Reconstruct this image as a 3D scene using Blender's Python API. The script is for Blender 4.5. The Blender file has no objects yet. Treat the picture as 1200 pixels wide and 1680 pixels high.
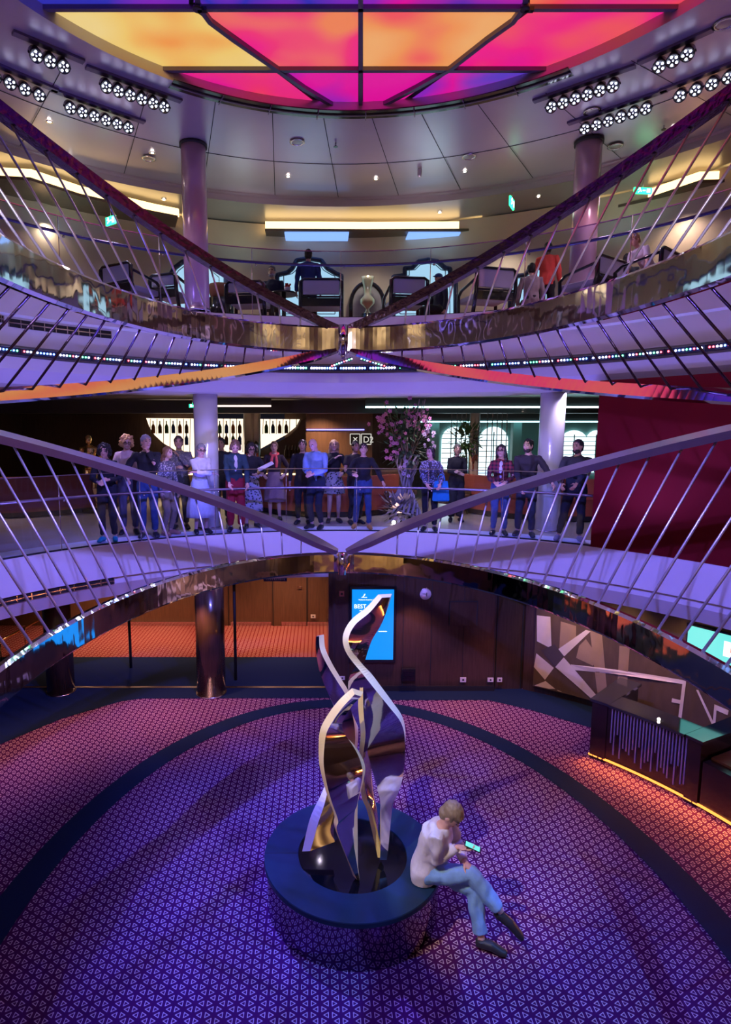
import bpy, bmesh, math, random
from mathutils import Vector, Matrix, noise
random.seed(7)
SC = bpy.context.scene
COL = SC.collection
PI = math.pi
# ---------------------------------------------------------------- camera, world, exposure
CAMZ = 4.7
F, CX, CY, HY = 980.0, 525.0, 840.0, 712.0          # focal length and principal point, image 1200 x 1680
TH = math.atan((CY-HY)/F)
cd = bpy.data.cameras.new('camera'); cam = bpy.data.objects.new('camera', cd); COL.objects.link(cam)
cam.location = (0, 0, CAMZ); cam.rotation_euler = (PI/2-TH, 0, 0)
cd.sensor_fit = 'VERTICAL'; cd.sensor_height = 36; cd.lens = 36*F/1680
cd.shift_x = (600-CX)/1680; cd.shift_y = 0; cd.clip_start = .05; cd.clip_end = 200
SC.camera = cam
SC.view_settings.view_transform = 'Standard'; SC.view_settings.look = 'None'
SC.view_settings.gamma = 1; SC.view_settings.use_curve_mapping = False
SC.view_settings.exposure = 0.2
w = bpy.data.worlds.new('world'); SC.world = w; w.use_nodes = True
w.node_tree.nodes['Background'].inputs[0].default_value = (.02, .02, .035, 1)
w.node_tree.nodes['Background'].inputs[1].default_value = .5

def at(px, py, Y):
    """point at depth Y on the sight line measured in the photograph"""
    a, b = (px-CX)/F, (py-CY)/F
    r = Vector((a, math.cos(TH)-b*math.sin(TH), -math.sin(TH)-b*math.cos(TH)))
    return Vector((0, 0, CAMZ)) + r*(Y/r.y)
def atz(px, py, z):
    p = at(px, py, 1); r = p-Vector((0, 0, CAMZ))
    return Vector((0, 0, CAMZ)) + r*((z-CAMZ)/r.z)
OC = (.36, 4.9)                                       # centre of the round atrium
def atr(px, py, R):
    p = at(px, py, 1); dx = p.x
    A = dx*dx+1; B = -2*(dx*OC[0]+OC[1]); C = OC[0]**2+OC[1]**2-R*R
    return at(px, py, (-B+math.sqrt(B*B-4*A*C))/(2*A))
def pol(R, deg, z=0.):                                # deg clockwise from the far point of the atrium
    t = math.radians(deg); return Vector((OC[0]+R*math.sin(t), OC[1]+R*math.cos(t), z))

# ---------------------------------------------------------------- lights
def spot(name, loc, to, power, col, deg=60, blend=.6, size=.08, parent=None):
    l = bpy.data.lights.new(name, 'SPOT'); l.energy = power; l.color = col
    l.spot_size = math.radians(deg); l.spot_blend = blend; l.shadow_soft_size = size
    o = bpy.data.objects.new(name, l); COL.objects.link(o); o.location = loc
    o.rotation_euler = (Vector(to)-Vector(loc)).to_track_quat('-Z', 'Y').to_euler()
    return o
def area(name, loc, to, power, col, sx, sy):
    l = bpy.data.lights.new(name, 'AREA'); l.energy = power; l.color = col
    l.shape = 'RECTANGLE'; l.size = sx; l.size_y = sy
    o = bpy.data.objects.new(name, l); COL.objects.link(o); o.location = loc
    o.rotation_euler = (Vector(to)-Vector(loc)).to_track_quat('-Z', 'Y').to_euler()
    return o
D1C, D2, D2C, D3, D3C = 2.25, 2.95, 5.5, 6.7, 9.28     # lower ceiling, middle floor, middle ceiling, top floor, top ceiling
VIOLET = (.20, .17, 1.0); BLUE = (.10, .12, 1.0); WARM = (1.0, .46, .18); TEAL = (.35, .85, 1.0); PEACH = (1., .62, .42)
# stage lights of the dome washing the lobby floor and the deck edges
for x, y, tx, ty, p, c in ((-3.6, 9.0, .2, 6.4, 2900, BLUE), (4.5, 8.9, .6, 6.2, 2900, BLUE), (-3.4, 8.6, 1.0, 4.6, 2700, (.13, .12, 1)),
                           (4.3, 8.5, .2, 7.6, 1100, (.24, .18, 1)), (-3.3, 2.5, .2, 4.4, 1300, BLUE), (4.3, 2.5, 1.0, 4.8, 1900, (.12, .3, 1))):
    spot('stage_wash', (x, y, 9.1), (tx, ty, 0), p*1.15, c, 38, 1, .03)
for dg in (-72, -48, -24, 0, 24, 48, 72):             # washes on the two deck edges, from the trusses across the well
    a = pol(3.4, dg+180, 9.0); b = pol(5.95, dg, 2.4)
    spot('edge_wash', a, b, 2400, VIOLET, 34, .9)
for dg in (-75, -50, -25, 0, 25, 50, 75):  # added fill lamps hanging free in the well, brighten the upper deck edge
    a = pol(2.6, dg, 4.3); b = pol(5.95, dg, 6.0)
    spot('edge_fill', pol(4.9, dg, 3.1), pol(5.95, dg, 6.1), 130, (.24, .18, 1.), 110, 1, .02)
# warm downlights in the lower ceiling
for dg, R, p in ((-78, 6.3, 60), (-58, 6.2, 90), (-41, 6.0, 110), (-27, 5.6, 120), (-12, 5.4, 40), (14, 5.4, 90), (30, 5.5, 120), (50, 5.9, 40), (-92, 6.2, 60)):
    spot('lobby_downlight', pol(min(R, 5.93), dg, 2.0), pol(R-.15, dg, 0), p, (1., .40, .30), 96, 1, .05)
for x in (-5.5, -4.3, -3.1, -1.2, -.3):
    spot('corridor_downlight', (x, 13.4, 2.2), (x, 13.3, 0), 150, (1., .5, .32), 120, 1, .05)
for dg in (38, 46, 56, 66, 78):                       # picture lights over the mural
    spot('mural_light', pol(5.75, dg, 2.0), pol(6.55, dg-1, 1.1), 30, (1., .62, .38), 100, 1, .04)
# middle deck
for x, Y in ((-2.2, 10.6), (4.2, 10.3)): spot('column_fill', (x*.55, 7.5, 5.2), (x, Y+.4, 4.2), 110, (.75, .7, 1), 40, 1, .2)  # added lamps in mid-air, lighten the pale columns
for x, y, p, c in ((-3.6, 10.4, 55, (.75, .6, 1)), (-2, 11.2, 60, (.8, .7, 1)), (0, 11.8, 60, (.85, .72, 1)), (2.4, 11.4, 60, (.8, .7, 1)), (4.3, 10.6, 60, (.7, .6, 1)),
                (0, 15, 240, PEACH), (-4, 15.5, 160, PEACH), (-7, 12, 80, PEACH), (2.5, 13, 120, (1, .7, .6)), (4.5, 15, 120, (1, .5, .36)), (8, 15, 90, TEAL), (-8, 13, 50, PEACH)):
    spot('deck_downlight', (x, y, 5.4), (x, y+.2, 3), p, c, 125, 1, .02)
for x, y, p, c in ((-4.6, 7.2, 90, (.8, .72, 1)), (5.0, 6.4, 90, (.8, .7, 1)), (.4, 6.4, 130, (.85, .78, 1))):
    spot('people_wash', (x*.6, y-2.2, 6.9), (x*.9, 10.3, 4.0), p, c, 80, 1, .15)
# warm rooms behind the camera side of the well, seen in the polished steel
for dg in (100, 130, 160, 190, 220, 250): 
    spot('rear_lobby_light', pol(5.9, dg, 2.0), pol(7.3, dg, .7), 110, (1, .74, .40), 140, 1, .1); spot('rear_wall_light', pol(7.4, dg, 8.9), pol(8.6, dg, 7.6), 90, (1, .8, .5), 130, 1, .2)
    spot('rear_room_light', pol(7.0, dg, 5.2), pol(9.0, dg, 3.9), 90, (1, .72, .45), 140, 1, .2)
spot('sculpture_key', (-3.3, 1.6, 8.6), (.5, 5.5, 1.6), 1900, (1, .84, .55), 20, .6, .03)
spot('sculpture_key', (3.6, 1.2, 8.6), (.5, 5.5, 1.8), 500, (.35, .55, 1), 18, .6, .03)
# top deck
for x, y, p, c in ((-5, 11.5, 40, (1., .8, .55)), (-2, 12.4, 45, (1., .82, .6)), (1, 12.6, 50, (1, .82, .6)), (3.6, 12.3, 45, (1, .8, .6)), (6.2, 10.8, 50, (1, .7, .5)),
                (-3.5, 10.8, 60, (.8, .7, 1)), (4.6, 10.4, 60, (1, .6, .9)), (-2.8, 9.4, 40, (1, .7, .8)), (4.4, 9.3, 50, (1, .6, .8))):
    spot('top_downlight', (x, y, 8.5), (x, y, 6.7), p, c, 150, 1, .1)

# ---------------------------------------------------------------- materials
MATS = {}
for dg in (-60, -35, -12, 12, 35, 60): spot('ceiling_fill', pol(6.3, dg, 8.2), pol(6.6, dg, 9.3), 17 if abs(dg) < 40 else 9, (.9, .72, .76), 160, 1, .3)  # added upward lamps without fittings, lighten the metal ceiling
for dg in (-38, -14, 14, 38): spot('outer_fill', pol(7.9, dg, 8.0), pol(7.9, dg, 9.1), 15, (.55, .9, .85), 160, 1, .3)  # likewise added, lift the dark outer ceiling
def lk(nt, a, b): nt.links.new(a, b)
def mat(name, col, rough=.5, metal=0., emit=0., ecol=None, var=.12, scale=6., bump=0., bscale=40., spec=None, coat=0., stretch=None):
    if name in MATS: return MATS[name]
    m = bpy.data.materials.new(name); m.use_nodes = True; nt = m.node_tree; b = nt.nodes['Principled BSDF']
    b.inputs['Roughness'].default_value = rough; b.inputs['Metallic'].default_value = metal
    if coat: b.inputs['Coat Weight'].default_value = coat; b.inputs['Coat Roughness'].default_value = .08
    if spec is not None: b.inputs['Specular IOR Level'].default_value = spec
    tc = nt.nodes.new('ShaderNodeTexCoord'); mp = nt.nodes.new('ShaderNodeMapping'); lk(nt, tc.outputs['Object'], mp.inputs[0])
    if stretch: mp.inputs['Scale'].default_value = stretch
    n = nt.nodes.new('ShaderNodeTexNoise'); n.inputs['Scale'].default_value = scale; n.inputs['Detail'].default_value = 4
    lk(nt, mp.outputs[0], n.inputs['Vector'])
    r = nt.nodes.new('ShaderNodeMix'); r.data_type = 'RGBA'
    r.inputs['A'].default_value = tuple(c*(1-var) for c in col)+(1,); r.inputs['B'].default_value = tuple(min(1, c*(1+var)) for c in col)+(1,)
    lk(nt, n.outputs['Fac'], r.inputs['Factor']); lk(nt, r.outputs['Result'], b.inputs['Base Color'])
    if bump:
        n2 = nt.nodes.new('ShaderNodeTexNoise'); n2.inputs['Scale'].default_value = bscale; lk(nt, mp.outputs[0], n2.inputs['Vector'])
        bp = nt.nodes.new('ShaderNodeBump'); bp.inputs['Strength'].default_value = bump; bp.inputs['Distance'].default_value = .02
        lk(nt, n2.outputs['Fac'], bp.inputs['Height']); lk(nt, bp.outputs[0], b.inputs['Normal'])
    if emit:
        b.inputs['Emission Color'].default_value = tuple(ecol or col)+(1,); b.inputs['Emission Strength'].default_value = emit
    MATS[name] = m; return m
def glow(name, col, s): return mat(name, (.02, .02, .02), .4, 0, s, col)
def math_n(nt, op, a, b=None, c=None):
    n = nt.nodes.new('ShaderNodeMath'); n.operation = op
    for i, v in enumerate((a, b, c)):
        if v is None: continue
        if isinstance(v, (int, float)): n.inputs[i].default_value = v
        else: lk(nt, v, n.inputs[i])
    return n.outputs[0]
def carpet(name, base, line, base2=None):
    m = bpy.data.materials.new(name); m.use_nodes = True; nt = m.node_tree; b = nt.nodes['Principled BSDF']
    b.inputs['Roughness'].default_value = .95; b.inputs['Specular IOR Level'].default_value = .1
    g = nt.nodes.new('ShaderNodeNewGeometry'); s = nt.nodes.new('ShaderNodeSeparateXYZ'); lk(nt, g.outputs['Position'], s.inputs[0])
    h = .1*math.sqrt(3)/2; ds = []
    for k in range(3):
        t = k*2*PI/3
        d = math_n(nt, 'ADD', math_n(nt, 'MULTIPLY', s.outputs[0], math.cos(t)/h), math_n(nt, 'MULTIPLY', s.outputs[1], math.sin(t)/h))
        f = math_n(nt, 'FRACT', math_n(nt, 'ADD', d, 100.))
        ds.append(math_n(nt, 'MINIMUM', f, math_n(nt, 'SUBTRACT', 1., f)))
    # smooth minimum rounds the corners of every triangle
    mn = math_n(nt, 'SMOOTH_MIN', math_n(nt, 'SMOOTH_MIN', ds[0], ds[1], .10), ds[2], .10)
    e = math_n(nt, 'ABSOLUTE', math_n(nt, 'SUBTRACT', mn, .185))
    ln = math_n(nt, 'SUBTRACT', 1., math_n(nt, 'SMOOTHSTEP', e, 0.03, 0.05) if False else math_n(nt, 'MINIMUM', math_n(nt, 'MULTIPLY', math_n(nt, 'MAXIMUM', math_n(nt, 'SUBTRACT', e, .024), 0.), 50.), 1.))
    n = nt.nodes.new('ShaderNodeTexNoise'); n.inputs['Scale'].default_value = 3; lk(nt, g.outputs['Position'], n.inputs['Vector'])
    mx = nt.nodes.new('ShaderNodeMix'); mx.data_type = 'RGBA'; mx.inputs['A'].default_value = tuple(base)+(1,); mx.inputs['B'].default_value = tuple(base2 or base)+(1,)
    lk(nt, n.outputs['Fac'], mx.inputs['Factor'])
    m2 = nt.nodes.new('ShaderNodeMix'); m2.data_type = 'RGBA'; lk(nt, ln, m2.inputs['Factor']); lk(nt, mx.outputs['Result'], m2.inputs['A']); m2.inputs['B'].default_value = tuple(line)+(1,)
    lk(nt, m2.outputs['Result'], b.inputs['Base Color'])
    return m
def glass(name, tint=(.85, .9, 1), fac=.10):
    if name in MATS: return MATS[name]
    m = bpy.data.materials.new(name); m.use_nodes = True; nt = m.node_tree
    nt.nodes.remove(nt.nodes['Principled BSDF']); out = nt.nodes['Material Output']
    t = nt.nodes.new('ShaderNodeBsdfTransparent'); t.inputs[0].default_value = tuple(tint)+(1,)
    g = nt.nodes.new('ShaderNodeBsdfGlossy'); g.inputs['Roughness'].default_value = .02; g.inputs[0].default_value = (.9, .92, 1, 1)
    lw = nt.nodes.new('ShaderNodeFresnel'); lw.inputs[0].default_value = 1.35
    f = math_n(nt, 'MINIMUM', math_n(nt, 'MULTIPLY', lw.outputs[0], .7), .5)
    mx = nt.nodes.new('ShaderNodeMixShader'); lk(nt, f, mx.inputs[0]); lk(nt, t.outputs[0], mx.inputs[1]); lk(nt, g.outputs[0], mx.inputs[2])
    lk(nt, mx.outputs[0], out.inputs[0]); MATS[name] = m; return m
M_chrome = mat('polished steel', (.72, .70, .74), .045, 1, var=.03, bump=.12, bscale=1.6)
M_chromew = mat('rippled polished steel', (.86, .82, .78), .05, 1, var=.03, bump=.8, bscale=1.8)
M_steel = mat('satin steel', (.62, .6, .66), .22, 1, var=.05); M_hand = mat('dark satin handrail', (.22, .20, .24), .3, .9, var=.08)
M_darksteel = mat('dark polished rail', (.13, .08, .14), .24, 1, var=.4, scale=14, bump=.5, bscale=14)
M_wood = mat('dark walnut panel', (.060, .034, .024), .22, 0, var=.45, scale=7, coat=.4, stretch=(7, 7, .45))
M_wood2 = mat('warm brown veneer', (.13, .07, .038), .3, 0, var=.4, scale=6, coat=.3, stretch=(6, 6, .5))
M_black = mat('black lacquer', (.010, .010, .014), .18, 0, coat=.5)
M_matte = mat('matt black', (.012, .012, .015), .7)
M_white = mat('white painted deck edge', (.72, .70, .76), .55, 0, var=.03)
M_navy = mat('plain navy carpet', (.010, .024, .06), .95, 0, var=.25, scale=90, spec=.1)
M_glass = glass('clear balustrade glass')
M_red = mat('deep red wall', (.15, .003, .008), .75, 0, var=.12, scale=2, spec=.15)
M_gold = mat('polished brass', (.9, .62, .28), .12, 1, var=.05, bump=.1, bscale=3)
M_lamp = glow('warm white lamp', (1, .88, .72), 14)
M_ceil = mat('pearl metal ceiling panel', (.50, .44, .50), .34, .55, var=.06, scale=2)
M_ceil2 = mat('bronze grey ceiling', (.36, .34, .32), .32, .5, var=.1, scale=2)
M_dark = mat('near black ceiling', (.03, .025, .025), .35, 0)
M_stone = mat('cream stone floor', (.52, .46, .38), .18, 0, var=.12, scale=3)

# ---------------------------------------------------------------- object helpers
def tag(o, label=None, cat=None, group=None, kind=None):
    if label: o['label'] = label
    if cat: o['category'] = cat
    if group: o['group'] = group
    if kind: o['kind'] = kind
    return o
def empty(name, loc, rz=0, label=None, cat=None, group=None):
    o = bpy.data.objects.new(name, None); o.empty_display_size = .1; COL.objects.link(o); o.location = loc; o.rotation_euler = (0, 0, rz)
    return tag(o, label, cat, group)
def mesh_obj(name, me, parent=None):
    o = bpy.data.objects.new(name, me); COL.objects.link(o)
    if parent: o.parent = parent
    return o
def dup(o, loc, rz=0, label=None, group=None, sc=None):
    r = o.copy(); COL.objects.link(r); r.location = loc; r.rotation_euler = (0, 0, rz)
    if sc: r.scale = (sc, sc, sc)
    if label: r['label'] = label
    if group: r['group'] = group
    for ch in list(o.children):
        c = ch.copy(); COL.objects.link(c); c.parent = r
        for g in list(ch.children):
            d = g.copy(); COL.objects.link(d); d.parent = c
    return r
ORD = ['first', 'second', 'third', 'fourth', 'fifth', 'sixth', 'seventh', 'eighth', 'ninth', 'tenth', 'eleventh', 'twelfth', 'thirteenth', 'fourteenth', 'fifteenth', 'sixteenth', 'seventeenth', 'eighteenth', 'nineteenth', 'twentieth', 'twenty-first', 'twenty-second', 'twenty-third', 'twenty-fourth']
def nth(i, n):
    if n == 1: return 'only'
    if i == 0: return 'leftmost'
    if i == n-1: return 'rightmost'
    return ORD[i]+' from the left'
class MB:
    def __init__(s): s.bm = bmesh.new(); s.mats = []
    def mi(s, m):
        if m not in s.mats: s.mats.append(m)
        return s.mats.index(m)
    def face(s, pts, m=None):
        vs = [s.bm.verts.new(p) for p in pts]; f = s.bm.faces.new(vs)
        if m: f.material_index = s.mi(m)
        return f
    def grid(s, rows, m=None, closeu=False, closev=False, smooth=True):
        V = [[s.bm.verts.new(p) for p in r] for r in rows]; n = len(V); k = len(V[0]); idx = s.mi(m) if m else 0
        for i in range(n if closeu else n-1):
            for j in range(k if closev else k-1):
                a, b, c, d = V[i][j], V[(i+1) % n][j], V[(i+1) % n][(j+1) % k], V[i][(j+1) % k]
                try: f = s.bm.faces.new((a, b, c, d)); f.smooth = smooth; f.material_index = idx
                except ValueError: pass
        return V
    def box(s, c, d, m=None, rz=0, bev=0):
        c = Vector(c); R = Matrix.Rotation(rz, 3, 'Z'); x, y, z = (v/2 for v in d); idx = s.mi(m) if m else 0
        V = [s.bm.verts.new(c+R@Vector((i*x, j*y, k*z))) for i in (-1, 1) for j in (-1, 1) for k in (-1, 1)]
        fs = []
        for q in ((0, 1, 3, 2), (4, 6, 7, 5), (0, 4, 5, 1), (2, 3, 7, 6), (0, 2, 6, 4), (1, 5, 7, 3)):
            f = s.bm.faces.new([V[i] for i in q]); f.material_index = idx; fs.append(f)
        if bev:
            es = list({e for f in fs for e in f.edges}); bmesh.ops.bevel(s.bm, geom=es, offset=bev, segments=2, affect='EDGES', profile=.5)
        return s
    def tube(s, pts, r, m=None, n=8, cap=True, ell=None):
        """round tube through pts; r a number or a list; round caps"""
        pts = [Vector(p) for p in pts]; rr = r if isinstance(r, (list, tuple)) else [r]*len(pts); rows = []
        t0 = (pts[1]-pts[0]).normalized(); up = Vector((0, 0, 1)) if abs(t0.z) < .9 else Vector((1, 0, 0)); nx = t0.cross(up).normalized()
        for i, p in enumerate(pts):
            t = (pts[min(i+1, len(pts)-1)]-pts[max(i-1, 0)]).normalized(); nx = (nx-t*nx.dot(t)).normalized(); ny = t.cross(nx)
            q = rr[i]; qa, qb = q if isinstance(q, tuple) else (q, q)
            rows.append([p+nx*math.cos(a)*qa+ny*math.sin(a)*qb for a in (2*PI*k/n for k in range(n))])
        V = s.grid(rows, m, closev=True); idx = s.mi(m) if m else 0
        if cap:
            for L in (V[0][::-1], V[-1]):
                f = s.bm.faces.new(L); f.material_index = idx
        return s
    def cyl(s, c, r, h, m=None, n=24, r2=None):
        c = Vector(c); r2 = r if r2 is None else r2
        rows = [[c+Vector((math.cos(a)*q, math.sin(a)*q, z)) for a in (2*PI*k/n for k in range(n))] for q, z in ((r, 0), (r2, h))]
        V = s.grid(rows, m, closev=True); idx = s.mi(m) if m else 0
        for L in (V[0][::-1], V[-1]):
            f = s.bm.faces.new(L); f.material_index = idx
        return s
    def lathe(s, c, prof, m=None, n=24, sx=1, sy=1):
        c = Vector(c)
        s.grid([[c+Vector((math.cos(a)*q*sx, math.sin(a)*q*sy, z)) for a in (2*PI*k/n for k in range(n))] for q, z in prof], m, closev=True); return s
    def ball(s, c, r, m=None, n=12, rot=None):
        c = Vector(c); r = r if isinstance(r, tuple) else (r, r, r); rot = rot or Matrix.Identity(3)
        rows = []
        for i in range(n//2+1):
            t = PI*i/(n//2); t = min(max(t, .02), PI-.02)
            rows.append([c+rot@Vector((r[0]*math.sin(t)*math.cos(a), r[1]*math.sin(t)*math.sin(a), r[2]*math.cos(t))) for a in (2*PI*k/n for k in range(n))])
        V = s.grid(rows, m, closev=True); idx = s.mi(m) if m else 0
        for L in (V[0], V[-1][::-1]):
            f = s.bm.faces.new(L); f.material_index = idx
        return s
    def sweep(s, frames, m=None, closed=False, smooth=False):
        """frames: list of cross-sections (lists of points) joined into a solid"""
        V = s.grid(frames, m, closeu=closed, closev=True, smooth=smooth); idx = s.mi(m) if m else 0
        if not closed:
            for L in (V[0][::-1], V[-1]):
                f = s.bm.faces.new(L); f.material_index = idx
        return s
    def build(s, name, m=None, parent=None, smooth=None, norm=True):
        if norm: bmesh.ops.recalc_face_normals(s.bm, faces=s.bm.faces)
        me = bpy.data.meshes.new(name); s.bm.to_mesh(me); s.bm.free()
        for q in (s.mats or [m]): me.materials.append(q)
        if smooth is not None:
            for p in me.polygons: p.use_smooth = smooth
        return mesh_obj(name, me, parent)
def struct(o, label=None): o['kind'] = 'structure'; return tag(o, label) if label else o
def arcs(R, a0, a1, n, z=0): return [pol(R, a0+(a1-a0)*i/n, z) for i in range(n+1)]
def arc_solid(mb, R0, R1, z0, z1, a0, a1, n, m=None):
    return mb.sweep([[pol(R0, d, z0), pol(R1, d, z0), pol(R1, d, z1), pol(R0, d, z1)] for d in (a0+(a1-a0)*i/n for i in range(n+1))], m, closed=False)
def text_obj(s, size, m, origin, ux, uy, parent=None, name='lettering', align='LEFT', ext=.002):
    cu = bpy.data.curves.new(name, 'FONT'); cu.body = s; cu.size = size; cu.extrude = ext; cu.align_x = align
    o = bpy.data.objects.new(name, cu); COL.objects.link(o)
    ux = Vector(ux).normalized(); uy = Vector(uy).normalized(); uz = ux.cross(uy)
    M = Matrix((ux, uy, uz)).transposed().to_4x4(); M.translation = Vector(origin)
    bpy.context.view_layer.update()
    me = bpy.data.meshes.new_from_object(o.evaluated_get(bpy.context.evaluated_depsgraph_get()))
    bpy.data.objects.remove(o); me.transform(M); me.materials.clear(); me.materials.append(m)
    return mesh_obj(name, me, parent)
def basis(o):
    m = o.matrix_basis.copy()
    while o.parent: o = o.parent; m = o.matrix_basis @ m
    return m
def wo(o):
    """mesh was written in world coordinates: bring it into its parent's space"""
    if o.parent: o.data.transform(basis(o.parent).inverted())
    return o
# ================================================================ SETTING, lobby (lower deck)
M_carpet = carpet('lobby carpet with triangle outlines', (.085, .009, .075), (.66, .45, .56), (.060, .008, .085))
M_carpet2 = carpet('corridor carpet', (.20, .018, .018), (.72, .42, .34), (.17, .014, .02))
mb = MB(); mb.face([(-12, -4, 0), (12, -4, 0), (12, 10.6, 0), (-12, 10.6, 0)]); struct(mb.build('floor', M_carpet), 'violet patterned carpet of small triangle outlines')
mb = MB(); mb.face([(-12, 10.6, 0), (.24, 10.6, 0), (.24, 12.19, 0), (-12, 12.19, 0)], M_navy); struct(mb.build('floor_passage', M_navy))
mb = MB(); mb.face([(-12, 12.19, 0), (.24, 12.19, 0), (.24, 15, 0), (-12, 15, 0)], M_carpet2); struct(mb.build('floor_corridor', M_carpet2))
# navy ring
def ell(a, b, t, z): return Vector((.36+a*math.sin(t), 5.0+b*math.cos(t), z))
mb = MB(); n = 120
mb.grid([[ell(3.32, 4.82, 2*PI*i/n, .006), ell(3.66, 5.14, 2*PI*i/n, .006)] for i in range(n+1)], M_navy); struct(mb.build('trim_1', M_navy), 'plain dark navy carpet ring laid into the patterned carpet')
# navy border round the edge
mb = MB()
E1 = [(-12, 8.6), (-5.6, 7.2), (-4.88, 8.57), (-4.3, 9.4), (-3.52, 10.06), (-3.17, 10.17), (.16, 10.19), (1.35, 10.10), (3.0, 10.10), (3.61, 9.73), (4.42, 9.05), (5.05, 8.3), (5.6, 7.2), (6.1, 5.5)]
E2 = [(-12, 10.62), (-7.5, 10.62), (-5.6, 10.62), (-4.6, 10.62), (-3.6, 10.62), (-3.2, 10.62), (.1, 10.62), (1.3, 10.62), (3.6, 10.62), (4.0, 10.5), (5.0, 9.7), (5.8, 8.8), (6.5, 7.6), (6.9, 5.5)]
mb.grid([[(a[0], a[1], .008), (b[0], b[1], .008)] for a, b in zip(E1, E2)], M_navy, smooth=False); struct(mb.build('trim_2', M_navy), 'plain navy carpet border along the lobby walls')
# threshold strip with glints
mb = MB(); mb.box((-5.8, 10.62, .012), (12, .07, .024), M_steel)
struct(mb.build('trim_3', M_steel), 'thin metal threshold strip')
mb = MB(); mb.box((-4, 14.35, 1.1), (9, .12, 2.3), M_wood2); struct(mb.build('wall_corridor', M_wood2), 'brown veneered wall behind the corridor')
for i, (x0, x1) in enumerate(((-6.8, -2.35), (-2.2, -1.2), (-.95, .2))):
    mb = MB(); mb.box(((x0+x1)/2, 14.27, .06), (x1-x0, .03, .10), M_steel); struct(mb.build('baseboard_%s' % 'abc'[i], M_steel))
for i, x in enumerate((-2.25, -1.15, -.3)):
    mb = MB(); mb.box((x, 14.28, 1.1), (.012, .012, 2.2), M_matte); struct(mb.build('trim_%d' % (4+i), M_matte))
# back wall of the lobby
mb = MB()
mb.box((1.72, 10.56, 1.12), (2.98, .12, 2.26), M_wood)
mb.box((3.52, 10.66, 1.12), (.62, .12, 2.26), M_wood)
struct(mb.build('wall_back', M_wood), 'dark walnut panelled wall')
for i, x in enumerate((.26, .52, 1.52, 2.03, 2.62, 3.19)):
    mb = MB(); mb.box((x, 10.497, 1.12), (.010, .008, 2.2), M_matte); struct(mb.build('trim_%d' % (10+i), M_matte))
mb = MB(); mb.box((1.72, 10.49, .05), (2.98, .02, .10), M_matte); struct(mb.build('baseboard_back', M_matte))
mb = MB(); mb.box((.2, 12.5, 1.12), (.08, 3.8, 2.26), M_wood); struct(mb.build('wall_corridor_side', M_wood))
mb = MB()
mb.grid([[pol(6.6, 31+i*2, 0), pol(6.6, 31+i*2, 2.3)] for i in range(54)], M_wood); struct(mb.build('wall_right', M_wood), 'curved wall behind the mural')
mb = MB(); mb.grid([[pol(8.6, -60-i*3, 0), pol(8.6, -60-i*3, 2.3)] for i in range(30)], M_wood); struct(mb.build('wall_left', M_wood))
mb = MB(); M_cream2 = mat('honey stone wall', (.62, .44, .22), .4, 0, var=.2, scale=1.5); mb.grid([[pol(7.4, 125+i*4, 0), pol(7.4, 125+i*4, 2.3)] for i in range(32)], M_cream2); struct(mb.build('wall_front', M_cream2))
# lower ceiling (soffit under middle deck), middle floor, deck edges
def annulus(R0, R1, z, m, name, a0=-180, a1=180, n=96, label=None):
    mb = MB(); mb.grid([[pol(R0, a0+(a1-a0)*i/n, z), pol(R1, a0+(a1-a0)*i/n, z)] for i in range(n+1)], m); return struct(mb.build(name, m), label)
RF = 5.78                                              # radius of the well
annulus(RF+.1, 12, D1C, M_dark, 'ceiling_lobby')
def deck_edge(name, prof, label, a0=-180, a1=180):
    n = 120; mb = MB(); mb.grid([[pol(r, a0+(a1-a0)*i/n, z) for r, z in prof] for i in range(n+1)], M_white, smooth=False); return struct(mb.build(name, M_white), label)
e2 = deck_edge('trim_20', [(RF+.6, 2.951), (RF, 2.95), (RF, 2.42), (RF+.06, 2.40), (RF+.06, 2.30), (RF+.20, 2.06), (RF+.75, 2.06), (RF+.8, D1C)], 'smooth white edge of the middle deck lit violet')
e3 = deck_edge('trim_21', [(RF+.6, D3+.001), (RF, D3), (RF, 6.33), (RF+.05, 6.30), (RF+.07, 5.92), (RF+.12, 5.90), (RF+.12, 5.78), (RF+.06, 5.76), (RF+.10, 5.60), (RF+.35, 5.42), (RF+1.6, 5.42), (RF+1.65, 5.5)], 'smooth white edge of the top deck lit violet')
annulus(RF+.5, 26, D2, M_stone, 'floor_middle', label='pale polished stone floor of the middle deck')
annulus(RF+1.5, 26, D2C, M_ceil2, 'ceiling_middle')
annulus(RF+.5, 9.5, D3, M_carpet2, 'floor_top')
# thin dark lines where glass meets the edge
mb = MB(); arc_solid(mb, RF+.05, RF+.09, 2.95, 2.97, -150, 150, 90, M_matte); struct(mb.build('trim_22', M_matte))
mb = MB(); arc_solid(mb, RF+.05, RF+.09, D3, D3+.02, -150, 150, 90, M_matte); struct(mb.build('trim_23', M_matte))
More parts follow.
